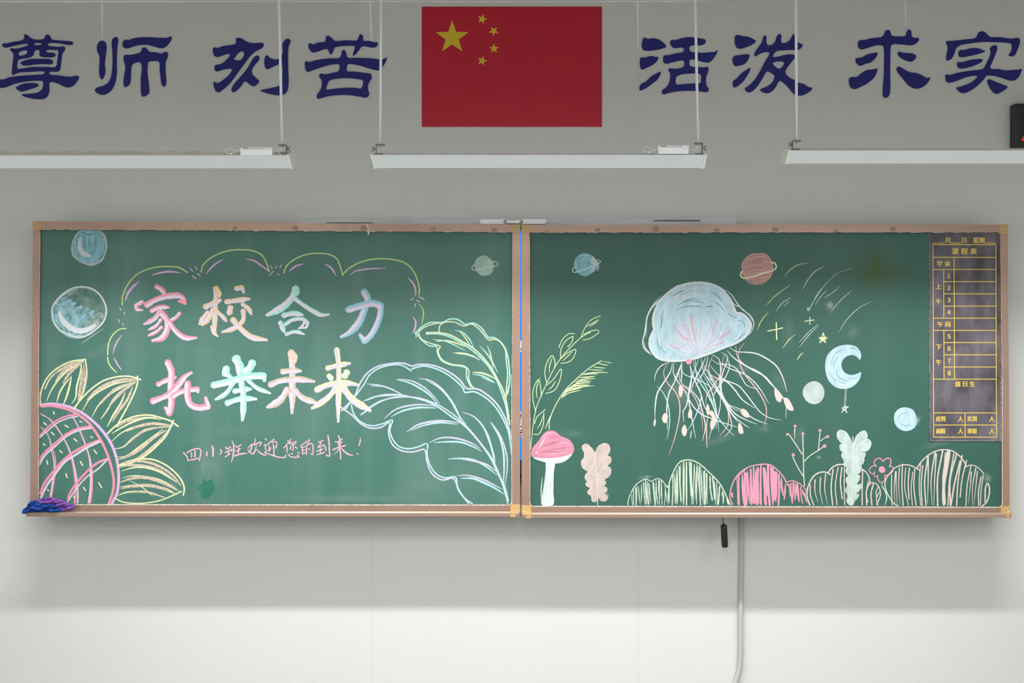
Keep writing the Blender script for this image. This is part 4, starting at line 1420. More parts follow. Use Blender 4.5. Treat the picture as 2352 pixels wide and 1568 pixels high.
lamp(-104, 662.5, 357, 384, 18, [(-74, -76, 331, -1), (641, 648, 331, 1)], (556.5, 625, 342.5, 357), 'left white trough lamp with a driver box, cut by the left edge', 3, -6, LAMP_W)
lamp(1812, 2584, 345.6, 374, 14, [(1828, 1830, 321, -1), (2552, 2558, 321, 1)], None, 'right white trough lamp, cut by the right edge', -5, 4, LAMP_W)

# ---------------------------------------------------------------- interactive display behind the boards
m_alu = mat('brushed_aluminium', (204, 208, 211), 0.35, metal=0.35, nscale=5, namt=.5, ncol=(172, 176, 178), stretch=(1, 1, 60), bump=.25, bscale=40)
m_bez = mat('display_bezel', (24, 26, 34), 0.3)
m_scr = mat('display_screen', (4, 30, 80), 0.2, emit=(14, 140, 250), estr=1.0)
m_scrw = mat('display_white', (230, 230, 235), 0.4, emit=(235, 238, 250), estr=.8)
m_scrk = mat('display_taskbar', (12, 20, 40), 0.3, emit=(18, 28, 58), estr=.8)
disp = empty('interactive_display', P(1187, 1120, 4.96), 'large lit display glimpsed in the gap between the two boards', 'display')
def pbox(b, x0, x1, y0, y1, ya, yb_, bev=0.0, mi=0):
    A, B = P(x0, y1, ya), P(x1, y0, ya); b.box(A.x, B.x, ya, yb_, A.z, B.z, bev, mi)
b = MB(); pbox(b, 683, 1691, 516, 1094, 4.93, YW - .001, .002); b.build('display_body', m_bez, disp)
b = MB(); pbox(b, 690, 1685, 517, 527, 4.8825, 4.93, .001); b.build('screen_glow_baffle', m_bez, disp)  # added unseen strip that keeps the screen's glow off the white bar
b = MB(); pbox(b, 700, 1675, 528, 1056, 4.928, 4.931); b.build('screen', m_scr, disp)
b = MB()
for a_, c_ in ((782, 800), (804, 808), (945, 1003)): pbox(b, 1150, 1199, a_, c_, 4.9272, 4.929)
b.build('screen_window', m_scrw, disp, kind='stuff')
b = MB(); rnd = random.Random(2); yy_ = 947
while yy_ < 1000:
    hh = rnd.uniform(2, 4.5); xx_ = rnd.uniform(1190, 1195.5)
    pbox(b, xx_, xx_ + rnd.uniform(1.2, 4.5), yy_, yy_ + hh, 4.9266, 4.928); yy_ += hh + rnd.uniform(1, 2.5)
pbox(b, 700, 1675, 1056, 1088, 4.9266, 4.929)
b.build('screen_marks', m_scrk, disp, kind='stuff')
b = MB(); pbox(b, 700, 1675, 1098, 1117, 4.945, YW - .001, .001); b.build('lower_strip', mat('light_grey_plastic', (186, 190, 190), .5), disp)
b = MB(); q = P(1194.5, 1107.5, 4.944)
b.tube([(q.x + .0062 * math.cos(a * .52), q.y, q.z + .0062 * math.sin(a * .52)) for a in range(13)], .0011, 6); b.build('button_ring', m_blk, disp)
# aluminium top rail: follows the slight slope seen above the frames
b = MB(); b.quadprism([tuple(P(x, y, 4.905))[::2] for x, y in ((683, 525), (1691, 525), (1691, 500), (683, 505))], 4.905, YW - .001); rail = b.build('top_rail', m_alu, disp)
m_slot = mat('grey_slot', (110, 112, 112), .5)
b = MB(); pbox(b, 1502, 1609, 504.7, 508.2, 4.9035, 4.906, .0008); b.build('slot', m_slot, rail)
b = MB(); pbox(b, 750, 856, 510.2, 512.6, 4.9035, 4.906, .0008); b.build('slot', m_slot, rail)

# pill shaped white bar standing on the display's top rail, above the seam
m_pill = mat('white_gloss_plastic', (238, 240, 244), .25)
m_pillg = mat('grey_pill_inset', (168, 166, 162), .4)
def pill(px0, px1, py0, py1, ya, yb_, m, name, parent=None, **k):
    A, B = P(px0, py1, ya), P(px1, py0, ya); r = (B.z - A.z) / 2; n = 10; cz = (A.z + B.z) / 2
    ring = [(A.x + r - r * math.sin(math.pi * i / n), cz + r * math.cos(math.pi * i / n)) for i in range(n + 1)] + [(B.x - r + r * math.sin(math.pi * i / n), cz - r * math.cos(math.pi * i / n)) for i in range(n + 1)]
    ins = .0008; cx = (A.x + B.x) / 2
    def sh(p): return (p[0] + (ins if p[0] < cx else -ins), p[1] + (ins if p[1] < cz else -ins))
    v = [(x, ya, z) for x, z in map(sh, ring)] + [(x, ya + ins, z) for x, z in ring] + [(x, yb_, z) for x, z in ring]
    N = len(ring)
    f = [tuple(range(N))] + [(j * N + i, (j + 1) * N + i, (j + 1) * N + (i + 1) % N, j * N + (i + 1) % N) for j in (0, 1) for i in range(N)]
    return mesh_obj(name, v, f, m, parent, **k)
bar = pill(1101.5, 1256, 503.2, 514.5, 4.885, 4.903, m_pill, 'camera_bar', label='white rounded bar with small holes above the seam of the boards', cat='camera')
pill(1156, 1202, 504, 513.8, 4.8842, 4.886, m_pillg, 'grey_inset', bar)
pl_ = catmull([(1163, 508), (1165, 504.8), (1172, 505.8), (1182, 505.6), (1190, 504.6), (1195, 506), (1196, 510), (1192, 513), (1180, 513.3), (1167, 513), (1162.5, 511.5)], True, 2)
N = len(pl_); v = [P(p.x, p.y, 4.879) for p in pl_]; c_ = sum(v, Vector()) / N
v2 = [c_ + (q - c_) * .82 + Vector((0, -.0035, 0)) for q in v]; v3 = [Vector((q.x, 4.885, q.z)) for q in v]
f = [tuple(N + i for i in range(N))] + [(i, (i + 1) % N, N + (i + 1) % N, N + i) for i in range(N)] + [(2 * N + i, 2 * N + (i + 1) % N, (i + 1) % N, i) for i in range(N)]
mesh_obj('sliding_cover', [tuple(q) for q in v + v2 + v3], [tuple(reversed(q)) for q in f], m_pill, bar)
for hx in (1107.6, 1122, 1136, 1150.4, 1208, 1222.3, 1236.4, 1250.3):
    b = MB(); q = P(hx, 509, 4.885); b.tube([(q.x, 4.8848, q.z), (q.x, 4.886, q.z)], .0011, 8); b.build('hole', m_blk, bar)

# ---------------------------------------------------------------- chalkboards
m_frame = mat('frame_champagne', (176, 145, 127), 0.38, metal=0.5, nscale=9, namt=.5, ncol=(156, 132, 118), bump=.05)
m_cap = mat('gold_corner_plastic', (200, 164, 108), 0.35, nscale=20, namt=.3, ncol=(186, 152, 92))
m_tray = mat('tray_metal', (170, 142, 124), 0.28, metal=0.3)
m_ridge = mat('tray_highlight_ridge', (240, 226, 206), 0.25, metal=0.2)  # pale colour paints the lamp highlights along the tray ridges
m_lip = mat('dusty_inner_lip', (226, 218, 206), 0.7, nscale=50, namt=.9, ncol=(176, 156, 140))
m_tape = mat('old_tape', (160, 134, 112), 0.5)
m_tapew = mat('clear_tape', (198, 198, 186), 0.3)

def board_mat(name, base, dust, seed):
    m = bpy.data.materials.new(name); m.use_nodes = True
    nt = m.node_tree; bs = nt.nodes['Principled BSDF']
    bs.inputs['Roughness'].default_value = 0.5; bs.inputs['Specular IOR Level'].default_value = 0.35
    tc = nt.nodes.new('ShaderNodeTexCoord')
    def ns(scale, st, rot, lo, hi, amt):
        mp = nt.nodes.new('ShaderNodeMapping'); mp.inputs['Scale'].default_value = st; mp.inputs['Rotation'].default_value = (0, rot, 0); mp.inputs['Location'].default_value = (seed, 0, seed)
        nt.links.new(tc.outputs['Object'], mp.inputs['Vector'])
        n = nt.nodes.new('ShaderNodeTexNoise'); n.inputs['Scale'].default_value = scale; n.inputs['Detail'].default_value = 5
        nt.links.new(mp.outputs[0], n.inputs['Vector'])
        r = nt.nodes.new('ShaderNodeMapRange'); r.inputs['From Min'].default_value = lo; r.inputs['From Max'].default_value = hi; r.inputs['To Max'].default_value = amt
        nt.links.new(n.outputs['Fac'], r.inputs['Value']); return r.outputs[0]
    a = ns(1.3, (1, 1, 1), 0, .3, .75, dust)
    b_ = ns(9, (1, 1, .12), .12, .45, .8, dust * .9)
    c = ns(5, (.35, 1, 1.6), .5, .55, .8, dust * .5)
    ad = nt.nodes.new('ShaderNodeMath'); nt.links.new(a, ad.inputs[0]); nt.links.new(b_, ad.inputs[1])
    ad2 = nt.nodes.new('ShaderNodeMath'); nt.links.new(ad.outputs[0], ad2.inputs[0]); nt.links.new(c, ad2.inputs[1])
    mx = nt.nodes.new('ShaderNodeMix'); mx.data_type = 'RGBA'
    mx.inputs[6].default_value = lin(base); mx.inputs[7].default_value = lin((214, 220, 214))
    nt.links.new(ad2.outputs[0], mx.inputs[0]); nt.links.new(mx.outputs[2], bs.inputs['Base Color'])
    return m
m_bl = board_mat('board_green_left', (58, 111, 98), .07, 0.0)
m_br = board_mat('board_green_right', (46, 94, 81), .02, 3.0)

def xz(x, y, d): return tuple(P(x, y, d))[::2]
def board(name, o, label, mboard):
    """o: dict of the traced corners in px"""
    (L0, T0), (R0, T1), (R1, B1), (L1, B0) = o['outer']
    (l0, t0), (r0, t1), (r1, b1), (l1, b0) = o['inner']
    root = empty(name, P((L1 + R1) / 2, B0, YB), label, 'chalkboard', 'sliding green chalkboards')
    # writing surface with rounded corners
    c = [(l0 - 2, t0 - 2), (r0 + 2, t1 - 2), (r1 + 2, b1 + 2), (l1 - 2, b0 + 2)]
    b = MB(); b.quadprism([xz(x, y, YB) for x, y in reversed(c)], YB, YB + .02); b.build('writing_surface', mboard, root)
    yf = YF
    def rail(nm, q):
        b = MB(); b.quadprism([xz(x, y, yf) for x, y in q], yf, YB + .035); return b.build(nm, m_frame, root)
    rail('frame_rail', [(L0, T0), (l0, t0), (r0, t1), (R0, T1)])
    rail('frame_rail', [(L1, B0), (R1, B1), (r1, b1), (l1, b0)])
    rail('frame_rail', [(L0, T0), (L1, B0), (l1, b0), (l0, t0)])
    rail('frame_rail', [(R0, T1), (r0, t1), (r1, b1), (R1, B1)])
    # chalk-dusted inner lip: strong below, broken above
    def lip(pts, wd, jit, seed, closed=False):
        rnd = random.Random(seed); ps = catmull(pts, False, 2.5); v = []; f = []
        for i, p in enumerate(ps):
            d = ps[min(i + 1, len(ps) - 1)] - ps[max(i - 1, 0)]; n = Vector((-d.y, d.x)).normalized()
            h = wd / 2 * (1 + rnd.uniform(-jit, jit))
            for k in (-1, 1): v.append(P(p.x + n.x * h * k, p.y + n.y * h * k, yf - .0006))
        for i in range(len(ps) - 1): f.append((2 * i, 2 * i + 1, 2 * i + 3, 2 * i + 2))
        return v, f
    b = MB()
    pts = [(l1 + 1, b0 - 300), (l1 + 1, b0 - 12), (l1 + 1.5, b0 - 5), (l1 + 7, b0), (l1 + 14, b0), ((l1 + r1) / 2, (b0 + b1) / 2), (r1 - 14, b1), (r1 - 7, b1), (r1 - 1, b1 - 5), (r1 - .5, b1 - 12), (r1 - .8, b1 - 300)]
    b.add(*lip([pts[0], pts[1]], 1.3, .3, 1)); b.add(*lip(pts[1:5], 2, .15, 2)); b.add(*lip([pts[4], pts[5], pts[6]], 2.6, .12, 3)); b.add(*lip(pts[6:10], 2.2, .15, 4)); b.add(*lip([pts[9], pts[10]], 1.4, .3, 5))
    b.add(*lip([(l0 + .5, t0 + 10), (l1 + .7, b0 - 300)], 1.0, .6, 6)); b.add(*lip([(r0 - .1, t1 + 10), (r1 - .2, b1 - 300)], .6, .9, 7))
    rnd = random.Random(int(L0)); x = l0 + 6
    while x < r0 - 20:
        ln = rnd.uniform(6, 50); x2 = min(x + ln, r0 - 8)
        ya, yb_ = t0 + (t1 - t0) * (x - l0) / (r0 - l0), t0 + (t1 - t0) * (x2 - l0) / (r0 - l0)
        b.add(*lip([(x, ya + .4), (x2, yb_ + .4)], rnd.uniform(.5, 1.6), .8, int(x))); x = x2 + rnd.uniform(2, 40)
    b.build('dusty_lip', m_lip, root, kind='stuff')
    # golden corner caps
    for cx0, cy0, cx1, cy1 in o['caps']:
        b = MB(); A, B = P(cx0, cy1, yf - .0015), P(cx1, cy0, yf - .0015); b.box(A.x, B.x, yf - .0015, YB + .036, A.z, B.z, bev=.0012); b.build('corner_cap', m_cap, root)
    # chalk tray
    tx0, tx1, ty = o['tray']
    yt = 4.783
    zt = P(0, ty, yt).z
    A, B = P(tx0, ty, yt), P(tx1, ty, yt)
    xb0, xb1 = P(L1, 0, yf).x, P(R1, 0, yf).x
    b = MB()
    b.box(A.x, B.x, yt, yt + .004, zt - .0145, zt + .001, bev=.0012)         # front lip
    b.box(A.x, B.x, yt + .002, YB + .02, zt - .006, zt - .003)               # floor of the tray
    b.box(A.x, B.x, yf + .0, YB + .03, zt - .0145, zt - .003)
    tr = b.build('chalk_tray', m_tray, root)
    b = MB()
    b.tube([(A.x + .002, yt + .0022, zt + .0006), (B.x - .002, yt + .0022, zt + .0006)], .0021, 8)
    b.tube([(A.x + .002, yt + .03, zt + .0005), (B.x - .002, yt + .03, zt + .0005)], .0022, 8)
    b.build('tray_highlight_ridge', m_ridge, tr, smooth=True)
    for x0, x1, sd in o['tcaps']:
        b = MB(); A, B = P(x0, 0, yt), P(x1, 0, yt)
        # rounded end piece
        n = 8; r = min(.03, (B.x - A.x) * .9); xs = []
        prof = []
        if sd > 0:
            prof = [(A.x, yf), (A.x, yt - .002)] + [(B.x - r + r * math.sin(math.pi / 2 * i / n), yt - .002 + r - r * math.cos(math.pi / 2 * i / n)) for i in range(n + 1)] + [(B.x, yf)]
        else:
            prof = [(B.x, yf)] + [(A.x, yf)] + [(A.x + r - r * math.cos(math.pi / 2 * i / n), yt - .002 + r - r * math.sin(math.pi / 2 * i / n)) for i in range(n + 1)] + [(B.x, yt - .002)]
        N = len(prof); zb_, ztp = zt - .0165, zt + .0035
        v = [(x, y, zb_) for x, y in prof] + [(x, y, ztp) for x, y in prof]
        f = [tuple(range(N)), tuple(range(2 * N - 1, N - 1, -1))] + [(i, i + N, (i + 1) % N + N, (i + 1) % N) for i in range(N)]
        b.add(v, f)
        ball = []
        kx = B.x - .012 if sd > 0 else A.x + .012
        b.tube([(kx, yt + .024, ztp - .001), (kx, yt + .024, ztp + .004), (kx, yt + .024, ztp + .0075), (kx, yt + .024, ztp + .0085)], [.0075, .0072, .0045, .001], 12)
        b.build('tray_end_cap', m_cap, root)
    # standoff rails that carry the board from the wall
    b = MB()
    xa, xb_ = (L0 + 30, 655) if L0 < 1000 else (1725, R0 - 30)
    for yy in (T0 + 60, B0 - 50):
        A, B = P(xa, yy, 4.9), P(xb_, yy, 4.9); b = MB()
        b.box(A.x, B.x, YB + .019, YW - .0005, A.z, A.z + .03); b.build('mounting_rail', m_steel, root)
    return root

left = board('chalkboard', dict(outer=[(76, 508), (1195, 515.5), (1194.4, 1177), (69, 1176)], inner=[(92, 526.5), (1177, 533), (1176, 1159.5), (87.5, 1158.5)],
    caps=[(75, 507.6, 95.5, 528), (1175, 515, 1195.4, 534.5), (1172.5, 1158, 1194.6, 1175)], tray=(60, 1192, 1178.2), tcaps=[(1172, 1194.6, 1)]),
    'left green chalkboard with chalk title, half sunflower and large leaves', m_bl)
right = board('chalkboard', dict(outer=[(1198, 516), (2314.6, 515.5), (2319.2, 1180), (1198, 1179)], inner=[(1216, 533.5), (2297.6, 533.2), (2302.5, 1164.5), (1216.5, 1162.3)],
    caps=[(1197.6, 515.4, 1218, 535), (2294.3, 515, 2315.2, 536.8), (1198, 1160.5, 1220, 1177), (2298.8, 1162, 2320, 1179.4)], tray=(1200, 2316, 1181), tcaps=[(1198, 1220, -1), (2311, 2328.5, 1)]),
    'right green chalkboard with chalk jellyfish, moon and bushes', m_br)
# tape marks on the frames
for par, px, pw, dy, ph in ((left, 672, 12, 7, 9), (left, 712, 13, 2, 12), (left, 829, 14, 4, 12), (left, 988, 13, 8, 9), (left, 1129, 12, 8, 10),
        (right, 1249, 12, 14, 3), (right, 1367, 12, 7, 9), (right, 1499, 13, 4, 12), (right, 1640, 13, 9, 7), (right, 1774, 13, 7, 9), (right, 1915, 11, 11, 6), (right, 2045, 12, 5, 10), (left, 535, 10, 9, 8)):
    ty = 508 + 7.5 * (px - 76) / 1119 if par is left else 515.8
    b = MB(); A, B = P(px, ty + dy + ph, YF), P(px + pw, ty + dy, YF); b.box(A.x, B.x, YF - .0004, YF, A.z, B.z); b.build('tape_mark', m_tape if px != 712 else m_frame, par)
for pts, wd in (([(842, 513), (845, 522), (847, 532), (846, 539)], 4.5), ([(1053, 515), (1052, 521), (1050, 528)], 3), ([(1046, 524), (1053, 529)], 5)):
    ps = catmull(pts, False, 2); v = []; f = []
    for i, p in enumerate(ps):
        for k in (-1, 1): q = P(p.x + k * wd / 2 * (1 + .2 * math.sin(i * 1.7)), p.y, YF - .002 - .0006 * math.sin(i)); v.append(q)
    for i in range(len(ps) - 1): f.append((2 * i, 2 * i + 1, 2 * i + 3, 2 * i + 2))
    mesh_obj('tape_scrap', v, f, m_tapew, left)

# ---------------------------------------------------------------- chalk drawings
COLORS = dict(pk=(246, 150, 172), lp=(226, 208, 230), pl=(228, 184, 226), yg=(206, 226, 150), yg2=(212, 232, 172), yl=(234, 235, 184), yl2=(222, 234, 176), yl3=(216, 212, 160), yl4=(236, 230, 204),
    pch=(232, 206, 184), mt=(172, 226, 212), mt2=(178, 206, 190), cy=(188, 224, 228), lb=(150, 202, 218), lb2=(194, 220, 232), gpl=(150, 168, 164), wh=(224, 228, 231), wh2=(206, 212, 216), wh3=(194, 207, 203),
    wh4=(214, 225, 222), wh4b=(200, 216, 210), wh5=(224, 236, 244), lv=(206, 204, 226), sn=(248, 184, 200), sl=(236, 184, 176), sal=(196, 150, 144), pb=(228, 207, 199), pb2=(208, 190, 183), gw=(210, 223, 201), hp=(248, 156, 182), gl=(222, 234, 236), lbr=(170, 214, 228), lbd=(138, 178, 186), mcl=(246, 184, 204), wh6=(206, 218, 218),
    mc=(226, 144, 168), mcd=(178, 120, 138), lp2=(222, 214, 232), **{'or': (238, 204, 164)})
STROKE_COV = dict(lbd=(.35, .95, 80), pch=(.45, .92, 90), wh2=(.45, .92, 90), yl3=(.45, .92, 90), lp2=(.7, .95, 90), lbr=(.25, .85, 40), wh6=(.12, .6, 34), gpl=(.1, .5, 34))
COV = dict(lb=(.55, .95, 26), gpl=(.12, .6, 16), lb2=(.72, .97, 30), mt2=(.66, .96, 34), wh3=(.7, .96, 34), mc=(.72, 1, 30), pb2=(.76, 1, 30), wh4b=(.66, 1, 36), sal=(.6, .9, 30))
layer = [0]; LB = [0]
WS = [1.02]
class Chalk:
    def __init__(s): s.mb = MB(); s.mats = []
    def mi(s, m):
        if m not in s.mats: s.mats.append(m)
        return s.mats.index(m)
    def y(s):
        layer[0] += 1
        return YB - .0002 - layer[0] * 4.5e-6 - (LB[0] % 4) * 1.1e-6
    def stroke(s, col, pts, w, taper, m=None, off=0.0, rnd=None):
        """a chalk line: flat ribbon along a smooth path, round or tapered ends"""
        w *= WS[0]
        ps = catmull(pts, False, 3.0 if w < 6 else 2.4)
        arc = [0.0]
        for a, b_ in zip(ps[:-1], ps[1:]): arc.append(arc[-1] + (b_ - a).length)
        Ltot = max(arc[-1], 1e-3)
        rnd = rnd or random.Random(len(ps) + int(pts[0][0] * 7))
        ph, fr = rnd.uniform(0, 9), rnd.uniform(.1, .2)
        lo, hi, sca = STROKE_COV.get(col, (.78, 1.0, 160))
        m = m or chalk_mat(col, COLORS[col], lo, hi, (1, 1, 1), sca)
        # samples: path points plus a few close to the round ends
        ext = w * .5 if taper in (0, 4) else 0.0
        ds = sorted(set([round(q, 3) for q in arc] + ([-ext, -ext * .86, -ext * .5] if ext else []) + ([Ltot + ext, Ltot + ext * .86, Ltot + ext * .5] if taper == 0 and ext else [])))
        y0_ = s.y(); v = []; f = []; k_ = 0
        for d_ in ds:
            while k_ < len(arc) - 2 and arc[k_ + 1] < d_: k_ += 1
            a, b_ = ps[k_], ps[k_ + 1]; dir_ = (b_ - a).normalized() if (b_ - a).length > 1e-6 else Vector((1, 0))
            p = a + dir_ * (d_ - arc[k_])
            a2 = ps[max(k_ - 1, 0)]; b2 = ps[min(k_ + 2, len(ps) - 1)]
            nd = (b2 - a2); nd = nd.normalized() if nd.length > 1e-6 else dir_
            nn = Vector((-nd.y, nd.x)); t = min(max(d_ / Ltot, 0), 1)
            if taper == 0: k = 1.0
            elif taper == 1: k = .26 + .98 * math.sin(math.pi * min(max(t, .02), .98)) ** .7
            elif taper == 2: k = .3 + .85 * t
            elif taper == 3: k = 1.15 - .85 * t
            else: k = (1.08 - 1.2 * t if t < .16 else .86 + .2 * math.sin((t - .16) * 3.0)) * (1 if t < .72 else 1 - 2.6 * (t - .72))
            if d_ < 0 and ext: k *= math.sqrt(max(1 - (d_ / ext) ** 2, .01))
            if d_ > Ltot and ext: k *= math.sqrt(max(1 - ((d_ - Ltot) / ext) ** 2, .01))
            k *= 1 + (.06 if w < 6 else .035) * (math.sin(d_ * fr * 3 + ph) + .7 * math.sin(d_ * fr * 7.3 + ph * 2)) + rnd.uniform(-.03, .03)
            c = p + nn * off; y = y0_ - 3e-6 * t
            v.append(P(c.x + nn.x * w / 2 * k, c.y + nn.y * w / 2 * k, y)); v.append(P(c.x - nn.x * w / 2 * k, c.y - nn.y * w / 2 * k, y))
        for i in range(len(ds) - 1): f.append((2 * i, 2 * i + 1, 2 * i + 3, 2 * i + 2))
        s.mb.add(v, f, s.mi(m))
    def fill(s, col, pts, soft):
        y = s.y(); ps = catmull(pts, True, 5.0)
        v3 = [Vector((p.x, p.y, 0)) for p in ps]
        tri = tessellate_polygon([v3])
        if soft:
            lo, hi, sca = COV.get(col, (.6, .97, 26)); m = chalk_mat(col + '_rubbed', COLORS[col], lo, hi, (1, 1, .45), sca)
        else: m = chalk_mat(col + '_solid', COLORS[col], .88, 1.0, (1, 1, 1), 90)
        s.mb.add([P(p.x, p.y, y) for p in ps], [tuple(t) for t in tri], s.mi(m))

def interp(outline, x):
    for a, c in zip(outline[:-1], outline[1:]):
        if a[0] <= x <= c[0]: return a[1] + (c[1] - a[1]) * (x - a[0]) / max(c[0] - a[0], 1e-6)
    return outline[0][1] if x < outline[0][0] else outline[-1][1]

LABELLED = set()
def draw(text, board_):
    T = (0, 0, 1); part = None; sub = None; ck = None; pname = plabel = None; target = None
    state = dict(part=None, cur=None, name=None, label=None, parent=None)
    def close():
        c = state['cur']
        if c is None: return
        if c.mb.v:
            if state['sub'] is None:
                o = c.mb.build(state['name'], c.mats, board_, label=state['label'])
                state['part'] = o
            else:
                if state['part'] is None:
                    p0 = Vector(c.mb.v[0]); state['part'] = empty(state['name'], (p0.x, YB - .0002, p0.z), state['label'], parent=board_)
                c.mb.build(state['sub'], c.mats, state['part'])
        state['cur'] = None
    state['sub'] = None
    for ln in text.strip().split('\n'):
        k = ln.split()
        if k[0] == 'T':
            T = tuple(float(x) for x in k[1:4]); continue
        if k[0] == '@':
            close(); layer[0] = 0; LB[0] += 1; nm, lab = ln[2:].split('|'); state.update(part=None, cur=Chalk(), name=nm, label=lab, sub=None); continue
        if k[0] == '>':
            close(); state.update(cur=Chalk(), sub=k[1]); continue
        c = state['cur']
        if k[0] in ('F', 'f'):
            c.fill(k[1], parse(' '.join(k[2:]), T), k[0] == 'f')
        elif k[0] == 'B':
            base, over, w_ = k[1], k[2], float(k[3]); pts = parse(' '.join(k[4:]), T)
            w_ *= 1.2; over = 'gl' if over == 'wh' else over
            mid = base + '_' + over
            if mid not in COLORS: COLORS[mid] = tuple((a + b_) / 2 for a, b_ in zip(COLORS[base], COLORS[over])); STROKE_COV[mid] = (.6, 1.0, 120)
            pieces = [[pts[0]]]           # a hook starts a new piece of the stroke
            for q in range(1, len(pts)):
                pieces[-1].append(pts[q])
                if q < len(pts) - 1:
                    a = Vector(pts[q]) - Vector(pts[q - 1]); b_ = Vector(pts[q + 1]) - Vector(pts[q])
                    if a.angle(b_) > math.radians(68): pieces.append([pts[q]])
            for col_, ww, of in ((base, w_, 0), (mid, w_ * .62, w_ * .14), (over, w_ * .46, w_ * .21), ('wh', 1.2, w_ * .02)):
                for q, pc in enumerate(pieces):
                    last = q == len(pieces) - 1
                    tp = 1 if col_ == 'wh' else (4 if len(pieces) == 1 else (0 if not last else 3))
                    c.stroke(col_, pc, ww * (1 if q == 0 or col_ == 'wh' else .85), tp, off=of)
        elif k[0] == 'H':
            col, w_, n, bot, seed = k[1], float(k[2]), int(k[3]), float(k[4]), int(k[5]); out = parse(' '.join(k[6:]), T)
            rnd = random.Random(seed * 77 + 5); yb_ = T[1] + bot * T[2]; x0, x1 = out[0][0], out[-1][0]
            for i in range(n):
                x = x0 + (x1 - x0) * (i + .5 + rnd.uniform(-.35, .35)) / n
                yt = interp(out, x) + rnd.uniform(-1.5, 6); sl = rnd.uniform(-3, 5.5); bw = rnd.uniform(-1, 1.5)
                ye = yb_ - (rnd.uniform(0, 3) if rnd.random() < .7 else rnd.uniform(4, 22))
                if ye - yt < 4: continue
                c.stroke(col, [(x, yt), (x - bw + sl * .4, (yt + ye) / 2), (x + sl, ye)], w_ * rnd.uniform(.65, 1.35), 0 if rnd.random() < .5 else 1)
        elif k[0] == 'R':          # rubbed strokes fanning out from one point
            cols = k[1].split(','); n = int(k[2]); rnd = random.Random(int(k[3])); cx, cy = (float(q) for q in k[4].split(',')); rx, ry = (float(q) for q in k[5].split(','))
            a0, a1, w_ = float(k[6]), float(k[7]), float(k[8])
            for i in range(n):
                a = math.radians(a0 + (a1 - a0) * (i + rnd.random()) / n); t0, t1 = rnd.uniform(.04, .22), rnd.uniform(.6, 1.0)
                q = [(cx + rx * t * math.cos(a + b_), cy + ry * t * math.sin(a + b_)) for t, b_ in ((t0, 0), ((t0 + t1) / 2, rnd.uniform(-.05, .05)), (t1, rnd.uniform(-.03, .03)))]
                c.stroke(cols[i % len(cols)], [(T[0] + x * T[2], T[1] + y * T[2]) for x, y in q], w_ * rnd.uniform(.6, 1.3), 1)
        elif k[0] == 'H2':
            col, w_, bot = k[1], float(k[2]), float(k[3])
            rnd = random.Random(9)
            for q in k[4:]:
                x, y_, xm, xb = (float(z) for z in q.split(','))
                rg = lambda a, b_: (T[0] + a * T[2], T[1] + b_ * T[2])
                yb2 = bot - (0 if rnd.random() < .75 else rnd.uniform(40, 190) * (.11 / T[2]))
                c.stroke(col, [rg(x, y_), rg(xm, (y_ + yb2) / 2), rg(xb, yb2)], w_ * rnd.uniform(.8, 1.2), 0 if rnd.random() < .6 else 3)
        else:
            c.stroke(k[0], parse(' '.join(k[3:]), T), float(k[1]), int(k[2]))
    close()

# faint wiping veils first (lowest layer)
def smudge(par, cx, cy, rx, ry, rot, key, rgb, amt, y=None):
    m = smudge_mat(key, rgb, amt); n = 28; rings = 5
    v = [P(cx, cy, YB - .00012)]; fade = [1.0]; f = []
    co, si = math.cos(math.radians(rot)), math.sin(math.radians(rot)); rnd = random.Random(int(cx * 3 + cy))
    wob = [1 + rnd.uniform(-.16, .16) for _ in range(n)]
    for r in range(1, rings + 1):
        for i in range(n):
            a = 2 * math.pi * i / n; k = r / rings * wob[i]
            dx, dy = rx * k * math.cos(a), ry * k * math.sin(a)
            v.append(P(cx + dx * co - dy * si, cy + dx * si + dy * co, YB - .00012)); t = r / rings; fade.append(1 - t * t * (3 - 2 * t))
    for i in range(n): f.append((0, 1 + (i + 1) % n, 1 + i))
    for r in range(rings - 1):
        for i in range(n):
            a = 1 + r * n + i; b_ = 1 + r * n + (i + 1) % n; f.append((a, b_, b_ + n, a + n))
    o = mesh_obj('chalk_smudge', v, f, m, par)
    at = o.data.attributes.new('fade', 'FLOAT', 'POINT'); at.data.foreach_set('value', fade)
    return o
WHT = (222, 228, 224)
for a in ((left, 240, 800, 75, 16, -25, 'white', WHT, .12), (left, 150, 850, 40, 30, 0, 'white', WHT, .12), (left, 400, 1110, 40, 9, 0, 'white', WHT, .12), (left, 800, 1145, 220, 12, 0, 'white', WHT, .12), (left, 480, 1070, 60, 60, 0, 'white', WHT, .12),
          (right, 1560, 900, 60, 50, 30, 'white', WHT, .12), (right, 1790, 880, 22, 50, -15, 'white', WHT, .12), (right, 1810, 760, 20, 60, 0, 'white', WHT, .12), (right, 1705, 850, 40, 18, 0, 'white', WHT, .12), (right, 1955, 760, 30, 26, 0, 'white', WHT, .12),
          (right, 2266, 1096, 13, 17, -40, 'bright', (230, 236, 232), .4), (right, 2105, 968, 9, 22, 30, 'bright', (230, 236, 232), .28), (right, 2150, 1020, 60, 10, -14, 'white', WHT, .12), (right, 1905, 702, 16, 16, 0, 'bright', (230, 236, 232), .18),
          (right, 1650, 1010, 60, 14, -20, 'white', WHT, .12), (right, 1480, 1096, 20, 6, -8, 'bright', (230, 236, 232), .28), (right, 1755, 985, 30, 14, 0, 'white', WHT, .12), (right, 1310, 995, 40, 14, 0, 'white', WHT, .15),
          (right, 2015, 618, 72, 68, 0, 'yellow', (116, 122, 40), .45), (right, 1880, 1050, 8, 6, 0, 'bright', (230, 236, 232), .3), (right, 1836, 1000, 18, 40, 0, 'white', WHT, .12)):
    smudge(*a)
